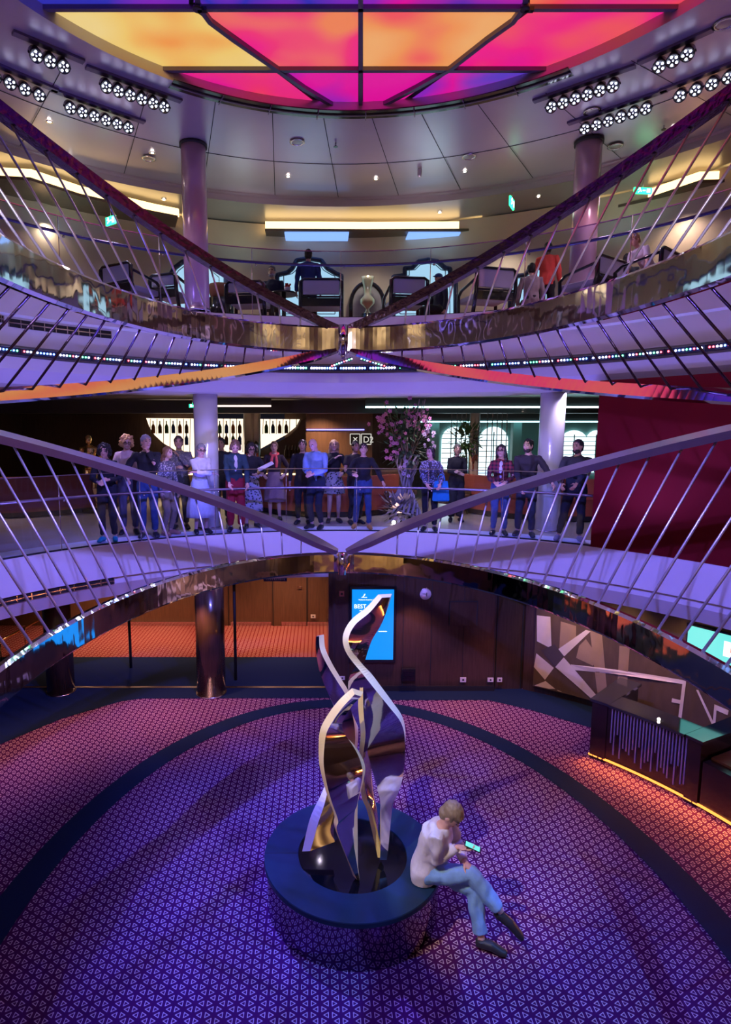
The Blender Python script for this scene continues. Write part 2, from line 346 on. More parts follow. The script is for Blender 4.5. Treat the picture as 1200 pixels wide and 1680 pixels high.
# air slots in the deck edges
def vent(name, z0, z1, a0, a1, R, label):
    e = empty(name, pol(R, (a0+a1)/2, z0), 0, label, 'air vent', 'air slots in the white deck edges')
    mb = MB(); arc_solid(mb, R-.004, R+.02, z0, z1, a0, a1, 24, M_matte); wo(mb.build('slot', M_matte, e))
    mb = MB()
    arc_solid(mb, R-.012, R-.005, (z0+z1)/2-.008, (z0+z1)/2+.008, a0, a1, 24, M_steel)
    for i in range(10):
        d = a0+(a1-a0)*i/9.; arc_solid(mb, R-.012, R-.005, z0, z1, d-.06, d+.06, 1, M_steel)
    wo(mb.build('grille', M_steel, e))
def ang(px, py, R): p = atr(px, py, R); return math.degrees(math.atan2(p.x-OC[0], p.y-OC[1]))
vent('air_vent', 2.30, 2.40, ang(-20, 980, RF), ang(188, 940, RF), RF+.045, 'long dark slotted air vent in the middle deck edge at the far left')
vent('air_vent', 6.20, 6.29, ang(-30, 520, RF), ang(8, 524, RF), RF+.04, 'short vent end in the top deck edge, cut by the left frame edge')
vent('air_vent', 6.16, 6.27, ang(16, 526, RF), ang(184, 552, RF), RF+.04, 'long dark slotted air vent in the top deck edge at the left')
# ceiling over the well: ring, dark slot, panels
def dome(a, b, t, z): return Vector((.45+a*math.sin(t), 4.9+b*math.cos(t), z))
n = 120
mb = MB(); mb.grid([[dome(4.2, 4.33, 2*PI*i/n, D3C+.2), dome(4.2, 4.33, 2*PI*i/n, D3C), pol(6.0, 360*i/n, D3C), pol(6.05, 360*i/n, D3C+.02), pol(7.45, 360*i/n, D3C+.0), pol(7.45, 360*i/n, D3C-.03), pol(7.5, 360*i/n, D3C-.05), pol(7.5, 360*i/n, D3C-.16)] for i in range(n+1)], M_ceil, smooth=False); struct(mb.build('ceiling', M_ceil), 'pearl metal ceiling round the glowing panels')
annulus(7.49, 14, D3C-.16, M_ceil2, 'ceiling_outer')
for i, d in enumerate((-62, -48, -35, -24, -13.5, -4, 5, 14, 24, 35, 48, 62)):
    mb = MB(); r0, r1 = (4.35 if abs(d) < 30 else 4.6), 7.44
    a, b = pol(r0+.1, d, D3C-.003), pol(r1, d+4, D3C-.003); t = (b-a).normalized().cross(Vector((0, 0, 1)))*.006
    mb.face([a-t, b-t, b+t, a+t], M_matte); struct(mb.build('trim_%d' % (30+i), M_matte))
mb = MB(); arc_solid(mb, 6.0, 6.015, D3C-.006, D3C-.001, -80, 80, 60, M_matte); struct(mb.build('trim_45', M_matte))
# red wall at right on the middle deck
mb = MB(); a0 = ang(972, 893, RF+.1); mb.sweep([[pol(RF+.02, a0+i*2.5, 2.952), pol(RF+.2, a0+i*2.5, 2.952), pol(RF+.2, a0+i*2.5, 5.5), pol(RF+.02, a0+i*2.5, 5.5)] for i in range(28)], M_red)
struct(mb.build('wall_red', M_red), 'tall plain deep red curved wall at the right of the middle deck')
# middle deck back walls
mb = MB(); mb.box((-8.2, 19.2, 4.2), (9.8, .1, 2.6), M_wood); mb.box((-9.5, 15.5, 4.2), (.1, 8, 2.6), M_wood); struct(mb.build('wall_bar', M_wood))
mb = MB(); mb.box((1.2, 19.0, 4.2), (4.6, .1, 2.6), M_wood); struct(mb.build('wall_middle_back', M_wood))
M_teal_w = mat('sea green wall', (.20, .42, .40), .4, 0, var=.1)
mb = MB(); mb.box((9.0, 19.6, 4.2), (14, .1, 2.6), M_teal_w); struct(mb.build('wall_window', M_teal_w))
mb = MB(); mb.box((1, 14.2, 5.33), (24, .3, .30), M_dark); struct(mb.build('trim_46', M_dark), 'dark ceiling drop above the bar')
# top deck back wall
M_cream = mat('cream upholstered wall', (.62, .50, .36), .55, 0, var=.08, scale=2)
mb = MB(); mb.grid([[pol(8.55, -180+i*4, D3), pol(8.55, -180+i*4, 9.1)] for i in range(91)], M_cream); struct(mb.build('wall_top_back', M_cream), 'cream wall of the top deck')

mb = MB(); mb.grid([[pol(9.6, 100+i*4, D2), pol(9.6, 100+i*4, 5.5)] for i in range(41)], M_cream); struct(mb.build('wall_middle_front', M_cream))
# ---------------------------------------------------------------- columns
def column(px, z0, z1, r, m, Y, name, label, taper=0, cap=None):
    x = px; e = empty(name, (x, Y, z0), 0, label, 'column')
    mb = MB(); mb.cyl((0, 0, 0), r, z1-z0, m, 40); o = mb.build('shaft', m, e)
    for p in o.data.polygons: p.use_smooth = len(p.vertices) == 4
    mb = MB(); mb.cyl((0, 0, .0), r+.015, .035, M_steel, 40); mb.build('foot_ring', M_steel, e)
    if cap: mb = MB(); mb.cyl((0, 0, z1-z0-.05), r+.02, .045, M_matte, 40); mb.build('top_ring', M_matte, e)
    return e
M_colw = mat('glossy pearl column', (.80, .76, .80), .22, .1, var=.04, coat=.5)
M_col3 = mat('glossy mauve column', (.56, .36, .44), .22, .1, var=.06, coat=.5)
column(-1.98, 0, D1C, .26, M_wood, 10.40, 'walnut_column', 'round dark walnut column in front of the corridor, left of the back wall')
column(-4.75, 0, D1C, .24, M_wood, 10.45, 'walnut_column', 'round dark column at the far left of the lobby, mostly behind the lower steel band')
column(at(340, 780, 11.15).x, D2, D2C-.05, .22, M_colw, 11.15, 'pearl_column', 'pale glossy column beside the woman in the long white dress')
column(at(902, 780, 10.75).x, D2, D2C-.05, .215, M_colw, 10.75, 'pearl_column', 'pale glossy column right of the bearded man on the middle deck')
column(-2.02, D3, D3C, .20, M_col3, 10.2, 'mauve_column', 'tall mauve column at the left of the top deck', cap=1)
column(4.25, D3, D3C, .20, M_col3, 10.1, 'mauve_column', 'tall mauve column at the right of the top deck', cap=1)
for x, y, lab in ((-3.83, 11.6, 'slim dark steel post standing in the navy passage left of the walnut column'), (-1.62, 11.0, 'slim dark steel post just right of the walnut column')):
    mb = MB(); mb.tube([(0, 0, 0), (0, 0, D1C)], .028, M_matte, 12); o = mb.build('slim_post', M_matte); o.location = (x, y, 0); tag(o, lab, 'post')

# ================================================================ GLOWING CEILING PANELS
def led_mat(name, c0, c1, c2, seed, s=.72, sc=.75):
    m = bpy.data.materials.new(name); m.use_nodes = True; nt = m.node_tree; b = nt.nodes['Principled BSDF']
    b.inputs['Base Color'].default_value = (.02, .02, .02, 1); b.inputs['Roughness'].default_value = .6
    g = nt.nodes.new('ShaderNodeNewGeometry'); mp = nt.nodes.new('ShaderNodeMapping'); mp.inputs['Location'].default_value = (seed*3.1, seed*1.7, 0); mp.inputs['Scale'].default_value = (sc, sc*1.3, 1)
    lk(nt, g.outputs['Position'], mp.inputs[0]); n = nt.nodes.new('ShaderNodeTexNoise'); n.inputs['Scale'].default_value = 1; n.inputs['Detail'].default_value = 1.5; lk(nt, mp.outputs[0], n.inputs['Vector'])
    r = nt.nodes.new('ShaderNodeValToRGB'); e = r.color_ramp.elements; e[0].position = .36; e[0].color = c0+(1,); e[1].position = .64; e[1].color = c2+(1,); x = e.new(.5); x.color = c1+(1,)
    lk(nt, n.outputs['Fac'], r.inputs[0]); lk(nt, r.outputs[0], b.inputs['Emission Color']); b.inputs['Emission Strength'].default_value = s
    return m
OR, YE, PK, MG, PU, BL, RD = (1, .30, .08), (1, .56, .13), (1, .04, .16), (.85, .005, .36), (.28, .02, .55), (.03, .03, .5), (1, .07, .10)
ZP = D3C+.13
def zy(py): return atz(592, py, ZP).y
ya, yb, yc, yd = zy(14), zy(115), zy(-120), zy(190)
def clipell(poly, a, b, cx, cy):
    return poly
panels = [
 # x pixel of corners on rows (row y px): back strip, main row, front row
 ('amber panel, leftmost of the large row', [(-60, 20), (322, 20), (456, 112), (-60, 112)], ((1, .36, .07), (1, .66, .17), (1, .74, .28))),
 ('coral red panel left of the central divider', [(334, 20), (588, 20), (588, 112), (462, 112)], ((1, .008, .32), (1, .04, .20), (1, .26, .10))),
 ('orange pink panel right of the central divider', [(596, 20), (856, 20), (735, 112), (596, 112)], ((1, .10, .12), (1, .34, .10), (1, .46, .16))),
 ('magenta panel, rightmost of the large row', [(868, 20), (1260, 20), (1260, 112), (744, 112)], (MG, (1, .012, .25), (1, .10, .12))),
 ('hot pink sliver panel at the lower left edge', [(100, 118), (452, 118), (560, 200), (100, 200)], (MG, PK, OR)),
 ('purple pink wedge panel left of the divider, nearest the dark slot', [(462, 118), (588, 118), (588, 200), (572, 200)], (PU, MG, MG)),
 ('magenta wedge panel right of the divider, nearest the dark slot', [(596, 118), (728, 118), (610, 200), (596, 200)], (MG, MG, PU)),
 ('violet sliver panel at the lower right edge', [(738, 118), (1150, 118), (1150, 200), (622, 200)], (PU, MG, (.12, .05, .6))),
 ('blue panel at the top left frame edge', [(-60, -150), (310, -150), (310, 9), (-60, 9)], (BL, BL, PU)),
 ('blue violet panel at the top left of the divider', [(318, -150), (588, -150), (588, 9), (318, 9)], (PU, BL, PU)),
 ('violet blue panel at the top right of the divider', [(596, -150), (860, -150), (860, 9), (596, 9)], (PU, MG, BL)),
 ('crimson panel at the top right frame edge', [(870, -150), (1260, -150), (1260, 9), (870, 9)], (MG, RD, OR))]
def inside(p): return ((p.x-.45)/4.24)**2+((p.y-4.9)/4.37)**2 <= 1
for k, (lab, q, cs) in enumerate(panels):
    m = led_mat('glowing panel %d' % k, cs[0], cs[1], cs[2], k+1)
    c = [atz(x, y, ZP) for x, y in q]; mb = MB(); N = 40
    V = [[c[0].lerp(c[1], i/N).lerp(c[3].lerp(c[2], i/N), j/N) for j in range(N+1)] for i in range(N+1)]
    vs = {}
    for i in range(N):
        for j in range(N):
            cell = [V[i][j], V[i+1][j], V[i+1][j+1], V[i][j+1]]
            if any(inside(p) for p in cell):
                f = []
                for (a, b), p in zip(((i, j), (i+1, j), (i+1, j+1), (i, j+1)), cell):
                    if (a, b) not in vs:
                        if not inside(p):
                            v = Vector(((p.x-.45)/4.24, (p.y-4.9)/4.37, 0)); v = v/v.length; p = Vector((.45+v.x*4.24, 4.9+v.y*4.37, ZP))
                        vs[(a, b)] = mb.bm.verts.new(p)
                    f.append(vs[(a, b)])
                try: ff = mb.bm.faces.new(f); ff.material_index = mb.mi(m)
                except ValueError: pass
    if len(mb.bm.faces) == 0: mb.bm.free(); continue
    o = mb.build('ceiling_light_panel', m, norm=False); tag(o, lab+' of the glowing ceiling', 'ceiling light', 'colour panels of the glowing ceiling')
mb = MB(); mb.grid([[dome(4.3, 4.43, 2*PI*i/n, ZP+.01), dome(.01, .01, 2*PI*i/n, ZP+.01)] for i in range(n+1)], M_matte); struct(mb.build('ceiling_backing', M_matte))
# dividers between the panels
M_frame = mat('grey violet divider', (.16, .12, .20), .35, .5, var=.1)
def bar(pts, wd, z, name, label, h=.05):
    pts = [Vector((p.x, p.y, z)) for p in pts]; mb = MB(); fr = []
    for i, p in enumerate(pts):
        t = (pts[min(i+1, len(pts)-1)]-pts[max(0, i-1)]).normalized(); s = Vector((-t.y, t.x, 0))*wd/2
        fr.append([p-s, p+s, p+s+Vector((0, 0, h)), p-s+Vector((0, 0, h))])
    mb.sweep(fr, M_frame); return struct(mb.build(name, M_frame), label)
def pxl(*pts): return [atz(x, y, ZP-.03) for x, y in pts]
bar(pxl((592, 182), (592, -150)), .055, ZP-.05, 'trim_50', None)
bar(pxl((225, 115), (400, 115), (985, 115)), .06, ZP-.05, 'trim_51', None)
bar(pxl((-20, 14), (1200, 14)), .05, ZP-.05, 'trim_52', None)
bar(pxl((318, -60), (325, 8), (345, 35), (385, 65), (456, 114), (500, 145), (552, 176)), .06, ZP-.055, 'trim_53', None)
bar(pxl((868, -60), (862, 8), (842, 35), (800, 65), (740, 112), (685, 143), (624, 174)), .06, ZP-.055, 'trim_54', None)
for px, lab in ((324, 'left'), (862, 'right')):
    p = atz(px, 12, ZP-.06); mb = MB(); mb.cyl((0, 0, 0), .05, .05, M_black, 16); mb.box((.05, .02, .02), (.10, .05, .04), M_black); o = mb.build('ceiling_joint_bracket', M_black); o.location = p-Vector((0, 0, .03)); tag(o, 'small black bracket at the %s crossing of the ceiling dividers' % lab, 'bracket')
# dark slot round the far edge of the panels
e = empty('ceiling_slot', dome(4.2, 4.33, 0, D3C), 0, 'long curved black slot between the glowing panels and the metal ceiling', 'ceiling slot')
mb = MB(); t0, t1 = -.60, .70; N = 50
mb.sweep([[dome(4.16, 4.30, t0+(t1-t0)*i/N, D3C-.004), dome(4.38, 4.52, t0+(t1-t0)*i/N, D3C-.004), dome(4.38, 4.52, t0+(t1-t0)*i/N, D3C+.01), dome(4.16, 4.30, t0+(t1-t0)*i/N, D3C+.01)] for i in range(N+1)], M_black); wo(mb.build('recess', M_black, e))
mb = MB()
for i in range(1, 8):
    t = t0+(t1-t0)*i/8; a, b = dome(4.15, 4.29, t, D3C-.02), dome(4.39, 4.53, t, D3C-.02); mb.tube([a, b], .008, M_frame, 6)
wo(mb.build('bridge_clip', M_frame, e))
mb = MB(); mb.sweep([[dome(4.26, 4.40, t0+(t1-t0)*i/N, D3C-.02), dome(4.29, 4.43, t0+(t1-t0)*i/N, D3C-.02), dome(4.29, 4.43, t0+(t1-t0)*i/N, D3C-.005), dome(4.26, 4.40, t0+(t1-t0)*i/N, D3C-.005)] for i in range(N+1)], M_frame); wo(mb.build('slot_rail', M_frame, e))
# ================================================================ STEEL HARPS
BA, BB = 3.03, 4.65
def bpos(ph, z): return Vector((OC[0]+BA*math.sin(ph), OC[1]+BB*math.cos(ph), z))
def bnor(ph):   # outward normal of the band oval
    v = Vector((math.sin(ph)/BA, math.cos(ph)/BB, 0)); return v.normalized()
def out2(a): return -.20*math.sin(a)+1.64*(1-math.cos(a))
def out3(a): return -.22*math.sin(a)+1.88*(1-math.cos(a))
def outl(a): return -.24*math.sin(a)+1.42*(1-math.cos(a))
def zz2(a): return 2.71+1.46*math.sin(a)+.80*(1-math.cos(a))
def zz3(a): return 6.21+1.01*math.sin(a)+1.42*(1-math.cos(a))
def zzl(a): return 5.99-.71*math.sin(a)-.33*(1-math.cos(a))
def rpos(ph, of, zf):
    a = abs(ph); s = 1 if ph > 0 else -1; p = bpos(ph, zf(a)); p.x += s*of(a); return p
PHM = 1.72; M_rod = mat('bright satin rod', (.85, .84, .9), .38, .8, var=.05)
def band(z0, z1, name, parent, m, label=None):
    mb = MB(); N = 200; fr = []
    for i in range(N+1):
        ph = -2.2+4.4*i/N; nn = bnor(ph); a = bpos(ph, 0)
        # rounded hollow-looking cross-section, 9 cm deep
        h = z1-z0
        sec = [(-.045, .03), (-.045, h-.03), (-.015, h), (.03, h), (.055, h-.03), (.055, .03), (.03, 0), (-.015, 0)]
        fr.append([a+nn*u+Vector((0, 0, z0+v)) for u, v in sec])
    mb.sweep(fr, m, smooth=False); return tag(wo(mb.build(name, m, parent)), label)
def ribbon_rail(of, zf, wd, th, tilt, name, parent, m, side, label=None, m2=None):
    """flat rail running outward from the node; wd across, th thick"""
    mb = MB(); N = 90; fr = []; P = [rpos(side*(.035+(PHM-.035)*i/N), of, zf) for i in range(N+1)]
    for i, p in enumerate(P):
        t = (P[min(i+1, N)]-P[max(i-1, 0)]).normalized(); o = Vector((side, 0, 0)); o = (o-t*o.dot(t))
        o = Vector((t.y*side*-1, t.x*side, 0)).normalized(); 
        if o.x*side < 0: o = -o
        u = t.cross(o).normalized(); u = u if u.z > 0 else -u
        k = min(1, i/10+.35); c, s_ = math.cos(tilt), math.sin(tilt); a = o*c+u*s_; b = u*c-o*s_
        w_ = wd*k*.5
        fr.append([p-a*w_, p+a*w_, p+a*w_+b*th, p-a*w_+b*th])
    mb.sweep(fr, m, smooth=False); return tag(wo(mb.build(name, m, parent)), label)
def rods(of, zf, zb, parent, side, phs, r=.0135, m=None):
    for ph in phs:
        a = rpos(side*ph, of, zf); b = bpos(side*ph, zb); mb = MB(); mb.tube([a+Vector((0, 0, .02 if a.z > b.z else -.0)), b], r, m or M_steel, 6)
        wo(mb.build('string_rod', m or M_steel, parent))
def phs(start, n):
    o = []; p = start
    for i in range(n):
        o.append(p); s = math.hypot(BA*math.cos(p), BB*math.sin(p)); p += .31/s
    return o
M_rail2 = mat('taupe polished handrail', (.36, .28, .26), .30, .85, var=.15, scale=3)
h = empty('harp_sculpture', bpos(0, 2.45), 0, 'lower polished steel harp with a wide band, taupe rails and slanting rods', 'sculpture', 'steel harp sculptures hung in the well')
band(2.45, 2.79, 'band', h, M_chromew, 'wide mirror polished lower band')
for s in (-1, 1):
    ribbon_rail(out2, zz2, .22, .09, .42, 'upper_rail', h, M_rail2, s)
    rods(out2, zz2, 2.78, h, s, phs(.22 if s < 0 else .29, 22), m=M_rod)
mb = MB(); mb.cyl((0, 0, 0), .06, .36, M_chrome, 16); o = mb.build('node_pin', M_chrome, h); o.location = bpos(0, 2.45)-h.location+Vector((0, -.07, -.01))
h = empty('harp_sculpture', bpos(0, 5.94), 0, 'upper polished steel harp with rails rising and falling from a central mirror band', 'sculpture', 'steel harp sculptures hung in the well')
band(5.95, 6.35, 'band', h, M_chromew, 'wide wavy mirror polished upper band')
for s in (-1, 1):
    ribbon_rail(out3, zz3, .14, .13, .0, 'upper_rail', h, M_darksteel, s, 'dark polished rising rail')
    ribbon_rail(outl, zzl, .15, .07, 1.12, 'lower_rim', h, M_chrome, s)
    rods(out3, zz3, 6.34, h, s, phs(.22 if s < 0 else .31, 22), m=M_rod)
    rods(outl, zzl, 5.96, h, s, phs(.21 if s < 0 else .30, 22), m=M_darksteel)
mb = MB(); mb.cyl((0, 0, 0), .075, .44, M_chrome, 16); mb.ball((0, 0, -.03), .05, M_chrome); o = mb.build('node_pin', M_chrome, h); o.location = bpos(0, 5.92)-h.location+Vector((0, -.08, -.0))
# small lit stays under the upper node
# ================================================================ BALUSTRADES
def balustrade(R, z, a0, a1, label, glass_top, rail_z, mrail, step):
    e = empty('glass_balustrade', pol(R, 0, z), 0, label, 'balustrade')
    n = int((a1-a0)/step)
    for i in range(n):
        b0, b1 = a0+i*step+.12, a0+(i+1)*step-.12; mb = MB(); arc_solid(mb, R, R+.016, z+.01, z+glass_top, b0, b1, 8, M_glass); wo(mb.build('glass_pane', M_glass, e))
        mb = MB(); p = pol(R-.02, a0+i*step, z); mb.tube([p, p+Vector((0, 0, glass_top))], .007, M_steel, 6); p2 = pol(R-.02, a0+i*step, z+rail_z); mb.ball(pol(R-.05, a0+i*step+.6, z+rail_z-.04), .02, M_steel, 8); wo(mb.build('post', M_steel, e))
    N = 90; mb = MB()
    mb.tube([pol(R-.06, a0+(a1-a0)*i/N, z+rail_z) for i in range(N+1)], .022, mrail, 10); wo(mb.build('handrail', mrail, e))
    mb = MB(); arc_solid(mb, R-.003, R+.02, z+glass_top, z+glass_top+.012, a0, a1, 90, M_steel); wo(mb.build('glass_cap', M_steel, e))
balustrade(RF+.06, D2, -72, ang(972, 893, RF+.1), 'clear glass balustrade with steel handrail along the middle deck', 1.13, .80, M_hand, 12.5)
M_navyrail = mat('dark blue handrail', (.05, .05, .16), .25, .3, var=.1)
balustrade(RF+.06, D3, -90, 90, 'clear glass balustrade with dark blue handrail along the top deck', 1.1, .86, M_navyrail, 15)
# ================================================================ LED STRIP SEGMENTS
LEDM = [glow('led white', (.75, .8, 1), 16), glow('led red', (1, .06, .08), 12), glow('led green', (.1, 1, .35), 9), glow('led blue', (.1, .25, 1), 14), glow('led pale', (.6, .65, 1), 18)]
M_ledbox = mat('black led housing', (.012, .015, .05), .4)
segs = []
A0, A1, NS = ang(-30, 566, RF), ang(1230, 568, RF), 23
for i in range(NS):
    b0 = A0+(A1-A0)*i/NS+.25; b1 = A0+(A1-A0)*(i+1)/NS-.25; segs.append((b0, b1))
for i, (b0, b1) in enumerate(segs):
    mid = (b0+b1)/2
    e = empty('led_bar', pol(RF+.06, mid, 5.84), 0, 'coloured LED bar under the top deck edge, %s' % nth(i, NS), 'LED bar', 'LED bars along the top deck edge')
    mb = MB(); arc_solid(mb, RF+.0, RF+.10, 5.80, 5.88, b0-.2, b1+.2, 4, M_ledbox); wo(mb.build('housing', M_ledbox, e))
    mb = MB(); rnd = random.Random(i); central = abs(mid) < 12
    for k in range(10):
        p = pol(RF-.008, b0+(b1-b0)*(k+.5)/10, 5.84); c = LEDM[4 if (central and k % 3) else rnd.choice((0, 1, 2, 3, 0, 4))]
        mb.ball(p, .017 if central else .014, c, 6)
    wo(mb.build('led_row', None, e))
for s in (-1, 1):     # two short bars in the v below the node
    e = empty('led_bar', (OC[0]+.15, 10.2, 5.9), 0, 'short slanting LED bar just %s of the upper steel node' % ('left' if s < 0 else 'right'), 'LED bar', 'short LED bars under the node')
    a, b = at(588+s*6-3, 588, 9.9), at(588+s*45, 601, 10.3); mb = MB(); d = b-a; t = Vector((0, 0, .03))
    mb.sweep([[a-t, a+t, a+t+Vector((0, .05, 0)), a-t+Vector((0, .05, 0))], [b-t, b+t, b+t+Vector((0, .05, 0)), b-t+Vector((0, .05, 0))]], M_ledbox); wo(mb.build('housing', M_ledbox, e))
    mb = MB()
    for k in range(9): mb.ball(a.lerp(b, (k+.5)/9)+Vector((0, -.012, 0)), .012, LEDM[(k*2) % 5], 6)
    wo(mb.build('led_row', None, e))
# ================================================================ CEILING LIGHTS
def par(lab, grp):
    e = empty('stage_light', (0, 0, 0), 0, lab, 'stage light', grp)
    mb = MB(); mb.lathe((0, 0, 0), [(.001, .17), (.05, .17), (.072, .12), (.078, .02), (.078, 0), (.068, 0), (.066, .012), (.001, .012)], M_black, 20); mb.build('can', M_black, e)
    mb = MB()
    for k in range(6):
        a = k*PI/3; c = (0, 0) if k == 5 else (.044*math.cos(k*2*PI/5), .044*math.sin(k*2*PI/5)); mb.ball((c[0], c[1], .002), (.015, .015, .006) if k < 5 else (.008, .008, .005), LEDL, 10)
    mb.build('led_lens', LEDL, e)
    mb = MB(); mb.tube([(.085*math.cos(a), 0, .02+.15*math.sin(a)*1.0) for a in (PI*k/12 for k in range(13))], .006, M_black, 6); mb.build('yoke', M_black, e)
    return e
LEDL = glow('stage light lens', (.72, .78, 1), 6)
tracks = [('left front', (60, 92), (105, 110), 3), ('left outer', (-8, 127), (65, 157), 4), ('left upper', (175, 143), (270, 176), 6), ('left lower', (116, 178), (211, 210), 6),
          ('right upper', (905, 176), (1006, 142), 6), ('right lower', (960, 212), (1060, 179), 6), ('right front', (1082, 110), (1128, 90), 3), ('right outer', (1116, 158), (1196, 128), 4)]
proto = None
for nm, a, b, k in tracks:
    pa, pb = atz(a[0], a[1], D3C-.17), atz(b[0], b[1], D3C-.17); d = (pb-pa).normalized()
    mb = MB(); mb.box((0, 0, .0), ((pb-pa).length+.5, .09, .03), M_frame); o = mb.build('light_track', M_frame); o.location = ((pa+pb)/2).x, ((pa+pb)/2).y, D3C-.016; o.rotation_euler.z = math.atan2(d.y, d.x)
    tag(o, 'short metal track carrying the %s row of stage lights' % nm, 'light track', 'ceiling tracks')
    for i in range(k):
        p = pa.lerp(pb, i/(k-1)); lab = 'stage spotlight on the %s ceiling track, %s' % (nm, nth(i, k)); g = 'stage lights on the %s track' % nm
        if proto is None: proto = par(lab, g); r = proto
        else: r = dup(proto, (0, 0, 0), 0, lab, g)
        r.location = p; dirv = (Vector((.5, 3.0, 3.2))-p).normalized()
        r.rotation_euler = dirv.to_track_quat('-Z', 'Y').to_euler()
# small downlights
def downl(p, lab, grp, r=.035, m=None):
    e = empty('downlight', p, 0, lab, 'downlight', grp)
    mb = MB(); mb.lathe((0, 0, 0), [(r, .0), (r+.02, -.004), (r+.02, .004), (r, .006)], M_steel, 14); mb.build('trim_ring', M_steel, e)
    mb = MB(); mb.cyl((0, 0, -.001), r*.85, .003, m or M_lamp, 12); mb.build('lamp', m or M_lamp, e)
for i, (x, y) in enumerate([(81, 200), (250, 251), (473, 290), (617, 294), (763, 282), (1105, 210)]):
    downl(atz(x, y, D3C-.012), 'small bright downlight in the pearl ceiling ring, %s' % nth(i, 6), 'downlights in the pearl ceiling ring', .03)
for i, (x, y) in enumerate([(117, 283), (269, 328), (722, 349), (884, 323)]):
    downl(atz(x, y, D3C-.175), 'small downlight in the bronze outer ceiling of the top deck, %s' % nth(i, 4), 'downlights in the outer ceiling', .03)
for i, (x, y) in enumerate([(488, 234), (244, 261), (770, 258), (1010, 241), (1190, 40), (972, 184)]):
    e = empty('ceiling_speaker', atz(x, y, D3C-.02), 0, 'round flush ceiling speaker grille, %s' % ['just left of centre', 'over the left column', 'faint one right of centre', 'by the right column', 'in the top right corner', 'dark one under the right lamps'][i], 'ceiling speaker', 'round ceiling grilles')
    mb = MB(); mb.lathe((0, 0, 0), [(.11, .012), (.12, 0), (.09, -.004), (.085, .008)], M_steel, 24); mb.build('rim', M_steel, e)
    mb = MB(); mb.lathe((0, 0, .0), [(.001, -.002), (.05, -.002), (.085, .004)], M_ceil2, 24); mb.build('grille', M_ceil2, e)
for i, (x, y) in enumerate([(551, 236), (1090, 207)]):
    mb = MB(); mb.cyl((0, 0, -.04), .012, .05, M_steel, 8); mb.cyl((0, 0, -.05), .035, .008, M_black, 12); o = mb.build('sprinkler_head', M_steel); o.location = atz(x, y, D3C-.01); tag(o, 'small sprinkler head hanging from the pearl ceiling, %s' % ('near the centre' if i == 0 else 'at the right beside a downlight'), 'sprinkler')
mb = MB(); mb.lathe((0, 0, 0), [(.001, -.12), (.03, -.12), (.04, -.09), (.04, 0)], M_ceil, 16); o = mb.build('smoke_detector', M_ceil); o.location = atz(689, 278, D3C); tag(o, 'small cylindrical detector hanging right of centre from the pearl ceiling', 'detector')
# exit signs
M_exit = glow('green exit sign', (.02, .9, .25), 3.5); M_exitw = glow('exit pictogram white', (.8, 1, .85), 5)
def exit_sign(p, rz, w_, h_, lab):
    e = empty('exit_sign', p, rz, lab, 'exit sign', 'green exit signs'); mb = MB(); mb.box((0, 0, 0), (w_, .03, h_), M_exit, bev=.004); mb.build('lit_panel', M_exit, e)
    mb = MB(); mb.tube([(-w_*.3, -.017, h_*.1), (-w_*.2, -.017, h_*.28), (-w_*.1, -.017, -.02)], .006, M_exitw, 6); mb.ball((-w_*.2, -.017, h_*.33), .012, M_exitw, 8); mb.tube([(-w_*.15, -.017, .0), (-w_*.28, -.017, -h_*.3)], .006, M_exitw, 6)
    mb.box((w_*.05, -.016, 0), (w_*.16, .004, .014), M_exitw); mb.box((w_*.3, -.016, 0), (w_*.18, .004, h_*.6), M_exitw); mb.build('pictogram', M_exitw, e)
    mb = MB(); mb.tube([(0, 0, h_/2), (0, 0, h_/2+.15)], .006, M_steel, 6); mb.build('hanger', M_steel, e)
exit_sign(at(840, 333, 11.2), 1.05, .30, .16, 'green exit sign seen edge-on, hanging near the right mauve column')
exit_sign(at(1055, 313, 10.8), .1, .32, .10, 'green exit sign on the dark ceiling at the upper right')
exit_sign(at(182, 362, 11.0), -.6, .26, .14, 'green exit sign behind the rods at the upper left')
exit_sign(at(316, 666, 12.8), 0, .14, .07, 'tiny green exit sign beside the middle deck column head')
# ceiling coves of the top deck: dropped trays with warm light on their upper edge
M_cove = glow('warm cove light', (1, .66, .26), 3.0); M_bronze = mat('bronze dropped ceiling', (.16, .12, .09), .35, .5, var=.15)
def cove(name, line, dep, z, lab, zt=.21):
    """line: polyline of the lit front edge; tray runs back from it"""
    e = empty(name, line[len(line)//2], 0, lab, 'ceiling cove', 'lit coves in the top deck ceiling')
    V = [Vector((p.x, p.y, z)) for p in line]; D = Vector(dep)
    mb = MB(); mb.sweep([[p, p+D, p+D+Vector((0, 0, .05)), p+Vector((0, 0, .05))] for p in V], M_bronze); wo(mb.build('tray', M_bronze, e))
    mb = MB(); mb.sweep([[p+Vector((0, .06, .06)), p+Vector((0, .12, .06)), p+Vector((0, .12, zt)), p+Vector((0, .06, zt))] for p in V], M_cove); wo(mb.build('light_line', M_cove, e))
zc = 8.86
cove('ceiling_cove', [atz(435, 379, zc), atz(600, 380, zc), atz(792, 379, zc)], (0, 1.0, 0), zc, 'central bronze ceiling tray with a straight warm light line')
cove('ceiling_cove', [atz(40, 376, zc), atz(310, 377, zc)], (0, 1.0, 0), zc, 'lower left ceiling tray with a straight warm light line behind the rods')
cove('ceiling_cove', [atz(-60, 290, zc), atz(50, 296, zc), atz(130, 322, zc), atz(250, 350, zc), atz(292, 358, zc)], (-.3, .9, 0), zc, 'upper left angled ceiling tray with a bent warm light line', .2)
cove('ceiling_cove', [atz(945, 380, zc), atz(1190, 379, zc)], (0, 1.0, 0), zc, 'lower right ceiling tray with a straight warm light line behind the rods')
